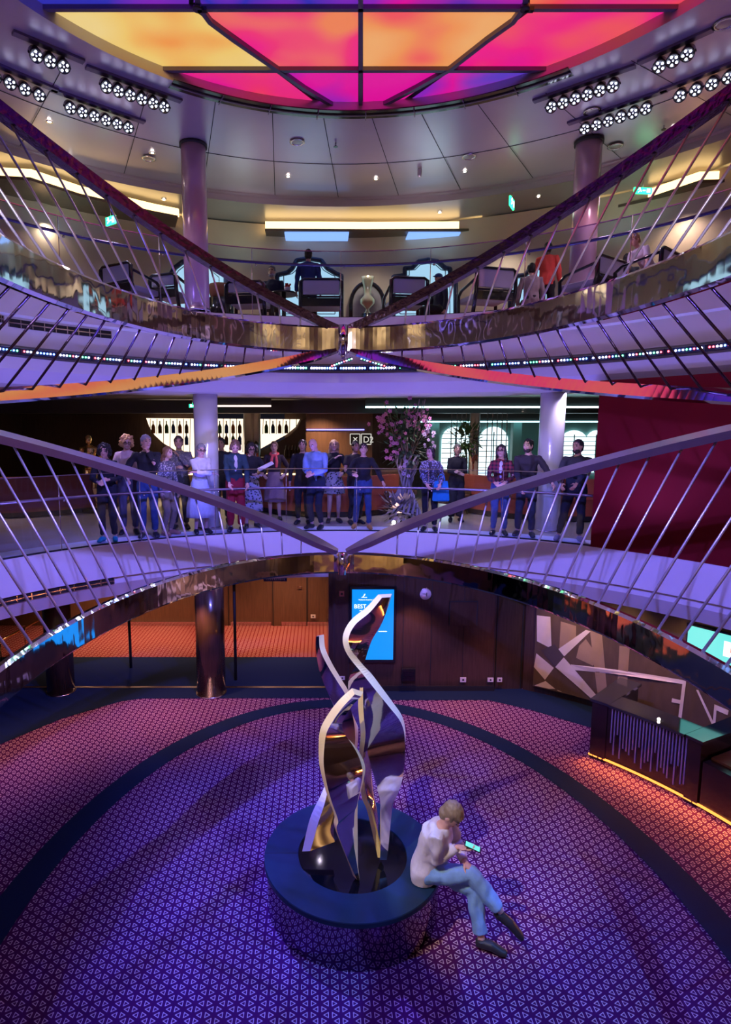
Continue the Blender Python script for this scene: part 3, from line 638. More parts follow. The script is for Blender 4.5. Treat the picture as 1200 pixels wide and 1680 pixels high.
cove('ceiling_cove', [atz(965, 352, zc), atz(1060, 330, zc), atz(1150, 300, zc), atz(1260, 297, zc)], (.3, .9, 0), zc, 'upper right angled ceiling tray with a bent warm light line', .2)
# middle deck ceiling: teal light lines and downlights
M_tline = glow('pale teal light line', (.45, .92, 1), 5); M_wline = glow('faint warm light line', (1, .8, .7), 1.6)
for x0, x1, py, Y, m, lab in ((345, 445, 666, 13.2, M_wline, 'faint light line above the left end of the bar'), (600, 985, 668, 13.2, M_tline, 'long pale teal light line across the middle deck ceiling'), (690, 985, 692, 17.5, M_tline, 'further pale teal light line above the windows')):
    a, b = at(x0, py, Y), at(x1, py, Y); mb = MB(); mb.box((0, 0, 0), ((b-a).length, .04, .035), m); hh = D2C-a.z-.02; mb.box((0, .05, hh/2), ((b-a).length, .05, hh), M_dark); o = mb.build('light_line', m); o.location = (a+b)/2; tag(o, lab, 'light')
for i, (x, y, z) in enumerate([(20, 667, 0), (134, 664, 0), (530, 651, 0), (733, 648, 0), (600, 648, 0), (860, 674, 1)]):
    downl(atz(x, y, D2C-.01) if not z else at(x, y, 14.0), 'tiny downlight in the middle deck ceiling, %s' % ['far left', 'left, over the dark lounge', 'just left of centre', 'right of centre', 'at the centre', 'over the windows at the right'][i], 'downlights of the middle deck', .025)
# ================================================================ LOBBY OBJECTS
def crom(P, n):
    out = []; P = [P[0]*2-P[1]]+P+[P[-1]*2-P[-2]]
    for i in range(1, len(P)-2):
        for k in range(n):
            t = k/n; a, b, c, d = P[i-1], P[i], P[i+1], P[i+2]
            out.append(.5*((2*b)+(c-a)*t+(2*a-5*b+4*c-d)*t*t+(3*b-a-3*c+d)*t**3))
    out.append(P[-2]); return out
M_gloss = mat('black mirror glass', (.004, .004, .006), .06, 0, spec=.35)
PC = Vector((.33, 5.55, 0)); PZ = .50
M_ptop = mat('dark blue black stone', (.010, .030, .065), .30, 0, var=.3, scale=5, spec=.25)
M_pside = mat('dark mirror cladding', (.30, .22, .30), .06, 1, var=.05, bump=.08, bscale=4)
e = empty('round_pedestal', PC, 0, 'large round pedestal with a mirrored side and blue black stone top carrying the steel sculpture', 'pedestal')
mb = MB(); mb.lathe((0, 0, 0), [(.86, .004), (.86, .45)], M_pside, 128); o = mb.build('mirrored_side', M_pside, e)
mb = MB(); mb.lathe((0, 0, 0), [(.50, PZ-.012), (.545, PZ-.010), (.55, PZ), (.885, PZ), (.89, PZ-.008), (.89, PZ-.05), (.85, PZ-.055)], M_ptop, 96); mb.build('stone_top', M_ptop, e, smooth=False)
mb = MB(); mb.cyl((0, .0, PZ-.03), .55, .02, M_gloss, 72); mb.build('black_centre', M_gloss, e)
mb = MB(); mb.box((-.72, -.01, PZ+.0005), (.33, .006, .002), M_matte); mb.build('seam', M_matte, e)
mb = MB(); mb.cyl((0, 0, .001), .80, .02, M_matte, 60); mb.build('plinth', M_matte, e)
M_edge = mat('brushed steel edge with painted brightness', (1., .95, .90), .5, .1, var=.04); M_edgeg = mat('brushed steel edge with painted gold reflection', (1., .78, .42), .5, .1, var=.05)  # white and gold reflections on the blade edges put into their colour
M_blade = mat('mirror polished blade', (.66, .62, .66), .07, 1, var=.04, bump=.5, bscale=1.4)
sc = empty('flame_sculpture', (PC.x, PC.y, PZ-.01), 0, 'tall twisting sculpture of flame-like mirror polished steel blades on the round pedestal', 'sculpture')
def z2(x, y, Y): return at(420+x/3.75, 950+y/3.75, Y)
def z3(x, y, Y): return at(420+x/2.609, 1260+y/2.609, Y)
def blade(E1, E2, th, medge, label=None, medge2=None):
    a = crom(E1, 6); b = crom(E2, 6); mb = MB(); N = len(a); fr = []; pn = None
    for i in range(N):
        t = (a[min(i+1, N-1)]+b[min(i+1, N-1)]-a[max(i-1, 0)]-b[max(i-1, 0)]).normalized(); n_ = (b[i]-a[i]).cross(t).normalized()
        if pn and n_.dot(pn) < 0: n_ = -n_
        if pn is None and n_.dot(Vector((0, 0, CAMZ))-a[i]) < 0: n_ = -n_
        pn = n_; n_ = n_*th/2; ev = (b[i]-a[i]); cl = min(.075, ev.length*.42); ev = ev.normalized()*cl; fr.append([a[i]-n_, b[i]-n_, b[i]+n_-ev, a[i]+n_])
    V = mb.grid(fr, M_blade, closev=True, smooth=False); k = mb.mi(medge); k2_ = mb.mi(medge2 or medge)
    mb.bm.faces.ensure_lookup_table()
    for q, f in enumerate(mb.bm.faces):
        f.smooth = False
        if q % 4 in (1, 3): f.material_index = k if q % 4 == 3 else k2_
        else: f.smooth = True
    for L in (V[0][::-1], V[-1]): f = mb.bm.faces.new(L); f.material_index = k
    o = wo(mb.build('blade', None, sc)); tag(o, label)
    m = o.modifiers.new('split', 'EDGE_SPLIT'); m.split_angle = math.radians(50)
    return o
TY, BY = 5.62, 5.42
blade([z2(765, 105, 5.50), z2(690, 190, 5.45), z2(600, 265, 5.40), z2(555, 350, 5.36), z2(565, 430, 5.34), z2(620, 510, 5.34), z2(690, 590, 5.34), z2(760, 680, 5.35), z2(830, 770, 5.38), z2(895, 860, 5.42), z2(918, 950, 5.48), z2(915, 1060, 5.52), z2(900, 1180, 5.54), z2(870, 1290, 5.54), z2(825, 1400, 5.5), z3(556, 385, 5.37)],
      [z2(850, 100, 5.56), z2(822, 200, 5.60), z2(785, 280, 5.64), z2(730, 360, 5.66), z2(690, 440, 5.68), z2(650, 520, 5.70), z2(592, 610, 5.70), z2(588, 720, 5.68), z2(600, 800, 5.66), z2(640, 900, 5.62), z2(675, 1000, 5.58), z2(695, 1100, 5.5), z2(718, 1200, 5.46), z2(738, 1290, 5.44), z2(752, 1390, 5.42), z3(527, 385, 5.36)], .075, M_edge, 'tallest blade curling to a point in front of the blue screen', M_edgeg)
blade([z2(600, 690, 5.16), z2(520, 770, 5.14), z2(455, 860, 5.13), z2(415, 940, 5.12), z2(403, 1050, 5.12), z2(405, 1150, 5.12), z2(430, 1270, 5.13), z2(460, 1370, 5.14), z2(495, 1470, 5.15), z3(345, 270, 5.16), z3(425, 470, 5.17)],
      [z2(668, 712, 5.22), z2(598, 775, 5.28), z2(540, 860, 5.34), z2(545, 940, 5.40), z2(610, 1010, 5.40), z2(662, 1090, 5.38), z2(686, 1170, 5.34), z2(672, 1260, 5.30), z2(650, 1340, 5.27), z2(635, 1430, 5.24), z3(445, 480, 5.19)], .075, M_edgeg, 'front blade with a gold reflection coloured into its edge')
blade([z2(404, 345, 5.75), z2(412, 430, 5.73), z2(455, 525, 5.71), z2(512, 620, 5.70), z2(568, 715, 5.70), z2(610, 850, 5.70), z2(620, 1000, 5.68), z2(590, 1150, 5.66), z2(550, 1300, 5.62), z3(332, 250, 5.55), z3(335, 312, 5.50)],
      [z2(372, 352, 5.82), z2(366, 440, 5.86), z2(380, 560, 5.88), z2(420, 680, 5.88), z2(468, 790, 5.88), z2(490, 900, 5.85), z2(470, 1050, 5.80), z2(440, 1200, 5.75), z2(400, 1320, 5.66), z3(235, 220, 5.52), z3(200, 362, 5.42)], .06, M_edge, 'left rear blade whose wide foot spreads over the stone top')
blade([z2(652, 655, 5.46), z2(645, 760, 5.46), z2(650, 850, 5.46), z2(660, 950, 5.46), z2(650, 1060, 5.48), z2(640, 1200, 5.50), z2(660, 1330, 5.48), z2(700, 1440, 5.44), z3(532, 385, 5.40)],
      [z2(695, 690, 5.52), z2(668, 800, 5.60), z2(690, 950, 5.62), z2(700, 1060, 5.64), z2(715, 1150, 5.64), z2(725, 1230, 5.62), z2(738, 1330, 5.60), z2(760, 1440, 5.54), z3(545, 380, 5.46)], .05, M_edgeg, 'short inner blade')
# ---- wall screen
M_scr = glow('blue information screen', (.0, .22, .80), 1.25); M_scrw = glow('white screen lettering', (.85, .95, 1), 1.6); M_cyan = glow('pale turquoise screen', (.18, .85, .80), .9)
e = empty('wall_screen', at(612, 1025, 10.48), 0, 'tall blue information screen in a black frame behind the sculpture', 'screen')
a, b = at(578, 967, 10.44), at(645, 1082, 10.44); W_, H_ = b.x-a.x, a.z-b.z
c = (a+b)/2-e.location
mb = MB(); mb.box((c.x, c.y+.02, c.z), (W_+.10, .05, H_+.12), M_black, bev=.006); mb.build('frame', M_black, e)
mb = MB(); mb.box((c.x, c.y-.008, c.z), (W_, .006, H_), M_scr); mb.build('display', M_scr, e)
for s, sz, px, py in (('Holland America Line', .036, 603, 985), ('BEST. YEAR.', .105, 606, 998), ('TODAY ON BOARD', .036, 605, 1003), ('SAVE THE DATE', .03, 628, 1037)):
    if s in ('TODAY ON BOARD', 'SAVE THE DATE'): continue
    wo(text_obj(s, sz, M_scrw, at(px, py, 10.425), (1, 0, 0), (0, 0, 1), e, align='CENTER'))
for px, py, wd in ((601, 1002, .22), (629, 1036, .16)):      # lines of small print, too small to read
    mb = MB(); p = at(px, py, 10.425)
    for k in range(9): mb.box((p.x-wd/2+wd*k/9, p.y, p.z), (wd/14, .002, .016+.006*(k % 2)), M_scrw)
    o = wo(mb.build('small_print', M_scrw, e)); o['kind'] = 'stuff'
mb = MB(); p = at(598, 977, 10.425); mb.sweep([[p+Vector((x, -.002, z)), p+Vector((x, .002, z)), p+Vector((x+.02, .002, z)), p+Vector((x+.02, -.002, z))] for x, z in ((-.03, -.02), (-.01, .0), (0, .03))], M_scrw)
mb.box((p.x, p.y, p.z-.035), (.10, .003, .010), M_scrw); wo(mb.build('logo', M_scrw, e))
# ---- clock and wall fittings
e = empty('wall_clock', at(698, 974, 10.47), 0, 'small round pale wall clock right of the blue screen', 'clock')
M_pale = mat('pale clock face', (.75, .66, .70), .4, 0, var=.03)
R90 = Matrix.Rotation(PI/2, 4, 'X')
mb = MB(); mb.lathe((0, 0, 0), [(.001, .0), (.10, .0), (.105, .006), (.105, .03), (.001, .03)], M_pale, 32); o = mb.build('face', M_pale, e); o.data.transform(R90)
mb = MB(); mb.lathe((0, 0, 0), [(.102, -.0), (.110, -.0), (.110, .035), (.102, .035)], M_steel, 32); o = mb.build('rim', M_steel, e); o.data.transform(R90)
mb = MB(); mb.box((-.025, -.034, .004), (.06, .003, .008), M_matte); mb.build('hour_hand', M_matte, e)
mb = MB(); mb.box((.02, -.036, -.01), (.012, .003, .07), M_matte, ); mb.build('minute_hand', M_matte, e)
M_plate = mat('white switch plate', (.72, .68, .66), .4)
def plate(px, py, Y, w_, h_, lab, cat='socket', m=None, det=True):
    p = at(px, py, Y); e = empty('wall_socket' if cat == 'socket' else 'wall_panel', p, 0, lab, cat, None)
    mb = MB(); mb.box((0, -.008, 0), (w_, .016, h_), m or M_plate, bev=.003); mb.build('cover', m or M_plate, e)
    if det: mb = MB(); mb.cyl((0, 0, 0), h_*.22, .004, M_matte, 12); o = mb.build('outlet', M_matte, e); o.data.transform(R90); o.location = (0, -.016, 0)
plate(561, 974, 10.49, .09, .10, 'small plate with a red mark high on the wall left of the blue screen', 'switch', mat('reddish plate', (.45, .16, .14), .4))
plate(562, 1112, 10.49, .09, .07, 'white socket low on the wall just left of the sculpture blades')
plate(760, 1115, 10.48, .11, .09, 'white socket low on the walnut wall, left of a pair')
plate(805, 1115, 10.48, .11, .08, 'left socket of the close pair low on the walnut wall')
plate(820, 1115, 10.48, .09, .08, 'right socket of the close pair low on the walnut wall')
plate(514, 1011, 14.25, .12, .09, 'white socket low on the brown corridor wall')
e = empty('recessed_wall_box', at(670, 1106, 10.45), 0, 'square black recessed box low on the walnut wall', 'wall box')
mb = MB(); mb.box((0, -.01, 0), (.26, .06, .24), M_black, bev=.01); mb.build('housing', M_black, e)
mb = MB()
for k in range(5): mb.box((0, -.045, -.07+k*.035), (.19, .006, .012), M_darksteel)
mb.build('grille', M_darksteel, e)['kind'] = 'stuff'
# door outline in the walnut wall, corridor door
def frame_lines(name, x0, x1, z0, z1, y, lab, handle=None, m=M_wood):
    e = empty(name, ((x0+x1)/2, y, z0), 0, lab); e['kind'] = 'structure'; w_ = x1-x0; h_ = z1-z0
    mb = MB(); mb.box((0, 0, h_/2), (w_, .02, h_), m, bev=.004); mb.build('door_leaf', m, e)
    mb = MB()
    for q in ((-w_/2, h_/2, .02, h_), (w_/2, h_/2, .02, h_), (0, h_, w_, .02)): mb.box((q[0], -.008, q[1]), (q[2], .02, q[3]), M_matte)
    mb.build('door_frame', M_matte, e)
    if handle: mb = MB(); mb.tube([(handle, -.02, h_*.5), (handle, -.06, h_*.5), (handle-.11, -.06, h_*.5)], .010, M_steel, 8); mb.build('door_handle', M_steel, e)
frame_lines('door_1', -1.15, -.32, 0, 2.0, 14.27, 'brown corridor door with a lever handle', .3, M_wood2)
frame_lines('door_2', 2.35, 2.85, 1.25, 1.7, 10.49, 'small flush access panel door in the walnut wall')
frame_lines('door_3', 3.25, 3.72, 0, 2.05, 10.585, 'dark recessed door at the right end of the walnut wall')
e = empty('corridor_sign', at(452, 950, 12.0), 0, 'small dark sign board hanging at the corridor entrance', 'sign')
mb = MB(); mb.box((0, 0, 0), (.48, .03, .09), M_black); mb.build('board', M_black, e); hz = D1C-e.location.z; mb = MB(); mb.tube([(-.18, 0, .04), (-.18, 0, hz)], .006, M_steel, 6); mb.build('hanger', M_steel, e); mb = MB(); mb.tube([(.18, 0, .04), (.18, 0, hz)], .006, M_steel, 6); mb.build('hanger', M_steel, e)
mb = MB()
for k in range(10): mb.box((-.18+k*.04, -.017, 0), (.022, .003, .028), M_plate)
mb.build('small_print', M_plate, e)['kind'] = 'stuff'
# corridor handrail at far left
e = empty('corridor_handrail', at(30, 1035, 11.2), 0, 'brass handrail running along the corridor at the far left', 'handrail')
mb = MB(); mb.tube([at(-60, 1085, 11.0), at(0, 1052, 11.8), at(62, 1018, 12.9)], .025, M_gold, 10); wo(mb.build('rail', M_gold, e))
for px, py, Y in ((0, 1052, 11.8), (40, 1030, 12.4)):
    p = at(px, py, Y); mb = MB(); mb.tube([p, (p.x, p.y, 0)], .014, M_gold, 8); wo(mb.build('post', M_gold, e))
# ---- mural
M_mur = mat('sepia mural print', (.10, .062, .036), .5, 0, var=.45, scale=3.5, stretch=(2.5, 2.5, .8))
M_murl = mat('pale mural print', (.70, .58, .46), .5, 0, var=.14, scale=5); M_murt = mat('tan mural print', (.34, .22, .12), .5, 0, var=.25, scale=4)
M_murd = mat('dark mural print', (.07, .05, .045), .5, 0, var=.3, scale=4)
e = empty('wall_mural', pol(6.54, 60, .2), 0, 'wide sepia wall mural with pale star rays behind the service desk', 'mural')
d0 = ang(877, 1080, 6.54)
mb = MB(); arc_solid(mb, 6.53, 6.57, .14, 1.98, d0, d0+62, 60, M_mur); wo(mb.build('printed_panel', M_mur, e))
def mur(poly, m, k):
    pts = []
    for x, y in poly:
        px, py = 600+x/2, 860+y/2; p = atr(px, py, 6.5); pts.append(((math.degrees(math.atan2(p.x-OC[0], p.y-OC[1]))), p.z))
    mb = MB(); V = [mb.bm.verts.new((d, min(z, 1.97) if z > .15 else .16, 0)) for d, z in pts]; f = mb.bm.faces.new(V)
    bmesh.ops.triangulate(mb.bm, faces=[f])
    for _ in range(4):
        es = [q for q in mb.bm.edges if abs(q.verts[0].co.x-q.verts[1].co.x) > 2.5]
        if not es: break
        bmesh.ops.subdivide_edges(mb.bm, edges=es, cuts=1)
    for v in mb.bm.verts: v.co = pol(6.526-.002*k, v.co.x, v.co.y)
    wo(mb.build('print_shape', m, e))
SH = [([(735, 350), (775, 365), (795, 590), (762, 578)], M_murt), ([(832, 400), (866, 405), (852, 600), (822, 600)], M_murt), ([(640, 320), (690, 335), (690, 375), (635, 410)], M_murt),
      ([(562, 300), (606, 305), (610, 410), (562, 385)], M_murl), ([(620, 395), (650, 433), (622, 470), (575, 415)], M_murd), ([(700, 400), (722, 378), (765, 440), (745, 466), (690, 440)], M_murt),
      ([(560, 425), (617, 473), (588, 512), (552, 470)], M_murl), ([(553, 543), (590, 516), (622, 542), (600, 566), (560, 560)], M_murl), ([(622, 418), (722, 348), (738, 352), (652, 434)], M_murl),
      ([(622, 470), (650, 438), (778, 598), (745, 610)], M_murl), ([(672, 462), (1040, 513), (1040, 526), (682, 480)], M_murl), ([(626, 545), (641, 550), (641, 586), (630, 582)], M_murl), ([(645, 552), (720, 605), (700, 610), (645, 588)], M_murt),
      ([(1040, 513), (1051, 516), (1032, 668), (1021, 664)], M_murl), ([(1005, 572), (1038, 580), (1037, 592), (1003, 585)], M_murl), ([(992, 624), (1028, 640), (1026, 652), (990, 636)], M_murl),
      ([(1083, 545), (1090, 545), (1142, 655), (1136, 662)], M_murl), ([(1143, 592), (1190, 612), (1186, 628), (1150, 612), (1146, 662), (1170, 670), (1168, 682), (1136, 670)], M_murl), ([(1176, 640), (1188, 640), (1172, 745), (1160, 745)], M_murl)]
for k, (q, m) in enumerate(SH): mur(q, m, k % 5)
# ---- service desk
M_flute = mat('pale violet flute strip', (.42, .34, .52), .3, .3, var=.05); M_desk = mat('very dark walnut desk', (.028, .014, .014), .22, 0, var=.3, scale=6, coat=.4)
M_counter = mat('black glossy counter', (.03, .032, .035), .08, 0, coat=1.)
M_uglow = glow('orange under-desk light', (1, .30, .05), 2.2)
DA, DB = 47.5, 62.5
e = empty('service_desk', pol(5.2, 55, 0), 0, 'curved dark service desk with vertical pale strips in front of the mural', 'desk')
mb = MB(); arc_solid(mb, 4.92, 5.02, .08, .86, DA, DB, 24, M_desk); wo(mb.build('front', M_desk, e))
mb = MB(); arc_solid(mb, 4.86, 5.28, .86, .90, DA+2.55, DB-.55, 24, M_counter); wo(mb.build('counter_top', M_counter, e))
for d0_, d1_, nm in ((DA-.3, DA+2.2, 'left_end'), (DB-.2, DB+1.8, 'right_end')):
    mb = MB(); arc_solid(mb, 4.90, 5.95, 0, .86, d0_, d1_, 4, M_desk); wo(mb.build('end_panel', M_desk, e))
    mb = MB(); arc_solid(mb, 4.88, 5.98, .86, .90, d0_-.3, d1_+.3, 4, M_counter); wo(mb.build('end_top', M_counter, e))
mb = MB(); arc_solid(mb, 5.28, 5.60, .66, .69, DA+1, DB, 20, M_counter); wo(mb.build('work_surface', M_counter, e))
rnd = random.Random(3)
for k in range(24):
    d = DA+3.0+(DB-DA-3.4)*k/23; L = .30+.42*abs(math.sin(k*1.3+.6))*.8+.12*rnd.random(); mb = MB(); arc_solid(mb, 4.905, 4.922, .85-L, .855, d-.10, d+.10, 1, M_flute); wo(mb.build('flute_strip', M_flute, e))
mb = MB(); arc_solid(mb, 4.96, 5.02, 0, .08, DA, DB, 20, M_matte); wo(mb.build('plinth', M_matte, e))
mb = MB(); arc_solid(mb, 4.90, 4.93, .035, .055, DA-.5, DB+24, 50, M_uglow); wo(mb.build('under_light', M_uglow, e))
for k in range(9): 
    d = DA+1+k*4.2; a_ = pol(4.88, d, .10); l = spot('desk_under_lamp', a_+Vector((0, 0, .12)), pol(4.45, d, 0), 15, (1, .30, .06), 150, 1, .04)
mb = MB(); mb.ball((0, 0, 0), .02, M_lamp, 8); wo_ = mb.build('desk_lamp', M_lamp); wo_.location = pol(4.95, 57.5, .92); tag(wo_, 'tiny bright lamp on the curved desk counter', 'lamp')
M_tan = mat('orange brown wood top', (.36, .16, .07), .3, 0, var=.3, scale=5, stretch=(1, 5, 1))
e = empty('low_cabinet', pol(5.3, 70, 0), 0, 'low dark cabinet with an orange brown top right of the service desk', 'cabinet')
mb = MB(); arc_solid(mb, 4.93, 5.55, 0, .62, 64.5, 88, 24, M_desk); wo(mb.build('body', M_desk, e))
mb = MB(); arc_solid(mb, 5.08, 5.60, .62, .65, 64.6, 88, 24, M_tan); wo(mb.build('top', M_tan, e))
# ---- screens at the right
e = empty('wall_monitor', atr(1160, 1055, 6.3), 0, 'turquoise monitor high at the right, beyond the lower steel band', 'screen')
q = [atr(x, y, 6.3) for x, y in ((1128, 1022), (1215, 1062), (1215, 1122), (1128, 1068))]
u = (q[1]-q[0]); u.z = 0; u.normalize(); zz = Vector((0, 0, 1)); nrm = u.cross(zz); L = (q[1]-q[0]).length+.2; c = q[0]+u*L/2-Vector((0, 0, .28))
def quadbox(name, c, u, w_, h_, t, off, m, par):
    n2 = u.cross(zz); n2 = -n2 if (Vector((0, 0, 2))-c).dot(-n2) > 0 and False else n2
    o_ = (Vector((0, 0, c.z))-c); n2 = n2 if n2.dot(o_) > 0 else -n2
    mb = MB(); C_ = c+n2*off; mb.sweep([[C_+u*s*w_/2-zz*h_/2, C_+u*s*w_/2+zz*h_/2, C_+u*s*w_/2+zz*h_/2+n2*t, C_+u*s*w_/2-zz*h_/2+n2*t] for s in (-1, 1)], m); return wo(mb.build(name, m, par))
quadbox('frame', c, u, L, .56, .04, -.04, M_black, e); quadbox('display', c, u, L-.05, .51, .004, .003, M_cyan, e)
quadbox('window_on_screen', c+u*.25+zz*.05, u, .40, .22, .004, .009, M_scrw, e); quadbox('picture_on_screen', c+u*.20+zz*.06, u, .12, .10, .004, .014, glow('orange picture', (1, .25, .1), 1), e)
# ================================================================ PEOPLE
TS = bpy.data.scenes.new('scratch')
def remesh(mb, vox, sm=3, fac=.5):
    me = bpy.data.meshes.new('t'); bmesh.ops.recalc_face_normals(mb.bm, faces=mb.bm.faces); mb.bm.to_mesh(me); mb.bm.free()
    o = bpy.data.objects.new('t', me); TS.collection.objects.link(o)
    r = o.modifiers.new('r', 'REMESH'); r.mode = 'VOXEL'; r.voxel_size = vox; r.use_smooth_shade = True
    s = o.modifiers.new('s', 'SMOOTH'); s.iterations = sm; s.factor = fac
    TS.view_layers[0].update(); dg = TS.view_layers[0].depsgraph
    out = bpy.data.meshes.new_from_object(o.evaluated_get(dg)); bpy.data.objects.remove(o); bpy.data.meshes.remove(me)
    for p in out.polygons: p.use_smooth = True
    return out
def ruffle(me, amp, sc, seed=0):
    sc = sc if isinstance(sc, tuple) else (sc, sc, sc)
    nr = [v.normal.copy() for v in me.vertices]
    for v, n_ in zip(me.vertices, nr):
        q = Vector((v.co.x*sc[0]+seed, v.co.y*sc[1], v.co.z*sc[2])); v.co += n_*amp*noise.noise(q)
V3 = Vector
def ik(a, t, L1, L2, hint):
    d = t-a; L = min(d.length, (L1+L2)*.995); d.normalize(); x = (L1*L1-L2*L2+L*L)/(2*L); y = math.sqrt(max(0, L1*L1-x*x))
    h = hint-d*hint.dot(d); h.normalize(); return a+d*x+h*y, a+d*L
def skin_m(t): return mat('skin %s' % t, {'light': (.60, .36, .27), 'tan': (.42, .23, .15), 'dark': (.12, .06, .04), 'pink': (.66, .38, .32)}[t], .5, 0, var=.06, scale=12)
def cloth(c, rough=.85, pat=None):
    key = 'cloth %.2f %.2f %.2f%s' % (c[0], c[1], c[2], pat or '')
    if key in MATS: return MATS[key]
    if not pat: return mat(key, c, rough, 0, var=.14, scale=30, bump=.15, bscale=120)
    m = mat(key, c, rough, 0); nt = m.node_tree; b = nt.nodes['Principled BSDF']; tc = nt.nodes.new('ShaderNodeTexCoord')
    if pat == 'plaid':
        s = nt.nodes.new('ShaderNodeSeparateXYZ'); lk(nt, tc.outputs['Object'], s.inputs[0])
        a = math_n(nt, 'GREATER_THAN', math_n(nt, 'FRACT', math_n(nt, 'MULTIPLY', s.outputs[0], 14.)), .55); c2 = math_n(nt, 'GREATER_THAN', math_n(nt, 'FRACT', math_n(nt, 'MULTIPLY', s.outputs[2], 14.)), .55)
        f = math_n(nt, 'MULTIPLY', math_n(nt, 'ADD', a, c2), .5); dk = (.02, .008, .02)
    else:
        n = nt.nodes.new('ShaderNodeTexVoronoi'); n.inputs['Scale'].default_value = 34 if pat == 'speckle' else 20; lk(nt, tc.outputs['Object'], n.inputs['Vector'])
        f = math_n(nt, 'GREATER_THAN', n.outputs['Distance'], .42 if pat == 'speckle' else .36); dk = (.10, .09, .12) if pat == 'speckle' else (.45, .42, .45)
    mx = nt.nodes.new('ShaderNodeMix'); mx.data_type = 'RGBA'; lk(nt, f, mx.inputs['Factor']); mx.inputs['A'].default_value = tuple(c)+(1,); mx.inputs['B'].default_value = dk+(1,)
    lk(nt, mx.outputs['Result'], b.inputs['Base Color']); return m
def stand(lean=0, twist=0, feet=((-.10, .02), (.10, .02)), female=False, headyaw=0, nod=0, side=0, handL=None, handR=None, hip=.93, kneef=0, headside=0):
    J = {}; l = math.radians(lean); tw = Matrix.Rotation(math.radians(twist), 3, 'Z'); sd = math.radians(side)
    u = V3((math.sin(sd), -math.sin(l), math.cos(l))).normalized(); J['u'] = u
    hb = V3((0, .10*math.sin(l)*2, 0)); P = V3((0, 0, hip))+hb; J['pelvis'] = P; J['waist'] = P+u*.17; J['chest'] = P+u*.37; J['shc'] = P+u*.495; J['neck'] = P+u*.56
    sw = .165 if female else .19; J['sw'] = sw
    J['shL'] = J['shc']+tw@V3((sw, 0, -.03)); J['shR'] = J['shc']+tw@V3((-sw, 0, -.03)); J['tw'] = tw
    nd = math.radians(nod); J['Rh'] = Matrix.Rotation(math.radians(headyaw), 3, 'Z') @ Matrix.Rotation(math.radians(headside), 3, 'Y') @ Matrix.Rotation(nd, 3, 'X')
    J['head'] = J['neck']+V3((0, -.015-.02*math.sin(nd), .02))+J['Rh']@V3((0, -.02, .103))
    for s, nm, hd in ((1, 'L', handL), (-1, 'R', handR)):
        t = V3(hd[:3]) if hd else J['sh'+nm]+V3((s*.07, -.06, -.53)); hint = V3(hd[3:6]) if hd and len(hd) > 3 else V3((s*.6, .5, -.6))
        J['el'+nm], J['wr'+nm] = ik(J['sh'+nm], t, .285, .255, hint)
        J['hipj'+nm] = P+V3((s*.088, 0, -.03)); f = feet[1 if s > 0 else 0]; an = V3((f[0], f[1], .085)); J['kn'+nm], J['an'+nm] = ik(J['hipj'+nm], an, .43, .415, V3((0, -1, 0)))
        J['toe'+nm] = V3((f[0]+s*.035, f[1]-.17, .03))
    return J
def hand(mb, w, fore, side, curl=.45, nrm=None, sk=None):
    d = fore.normalized(); n_ = nrm or V3((-side*.8, 0, -.5)); n_ = (n_-d*n_.dot(d)).normalized(); x = d.cross(n_).normalized()
    if x.dot(V3((0, 0, 1))) < 0: x = -x      # x: thumb side
    mb.tube([w-d*.01, w+d*.02, w+d*.055, w+d*.088], [(.024, .018), (.032, .017), (.040, .016), (.036, .013)], sk, 10)
    # palm made wide along x
    mb.ball(w+d*.052, (.040, .014, .048), sk, 12, Matrix((x, n_, d)).transposed())
    for k, (o_, L) in enumerate(((.030, .072), (.010, .080), (-.010, .075), (-.029, .060))):
        p = w+d*.085+x*o_; pts = [p]; dd = d.copy()
        for sgm in (.45, .32, .26):
            dd = (dd*math.cos(curl)+n_*math.sin(curl)).normalized(); pts.append(pts[-1]+dd*L*sgm); dd = dd
        mb.tube(pts, [.0095, .009, .008, .0065], sk, 8)
    p = w+d*.025+x*.026; a = (x*.75+d*.6+n_*.25).normalized(); b = (x*.25+d*.85+n_*.45).normalized(); mb.tube([p, p+a*.035, p+a*.035+b*.028, p+a*.035+b*.05], [.013, .011, .010, .008], sk, 8)
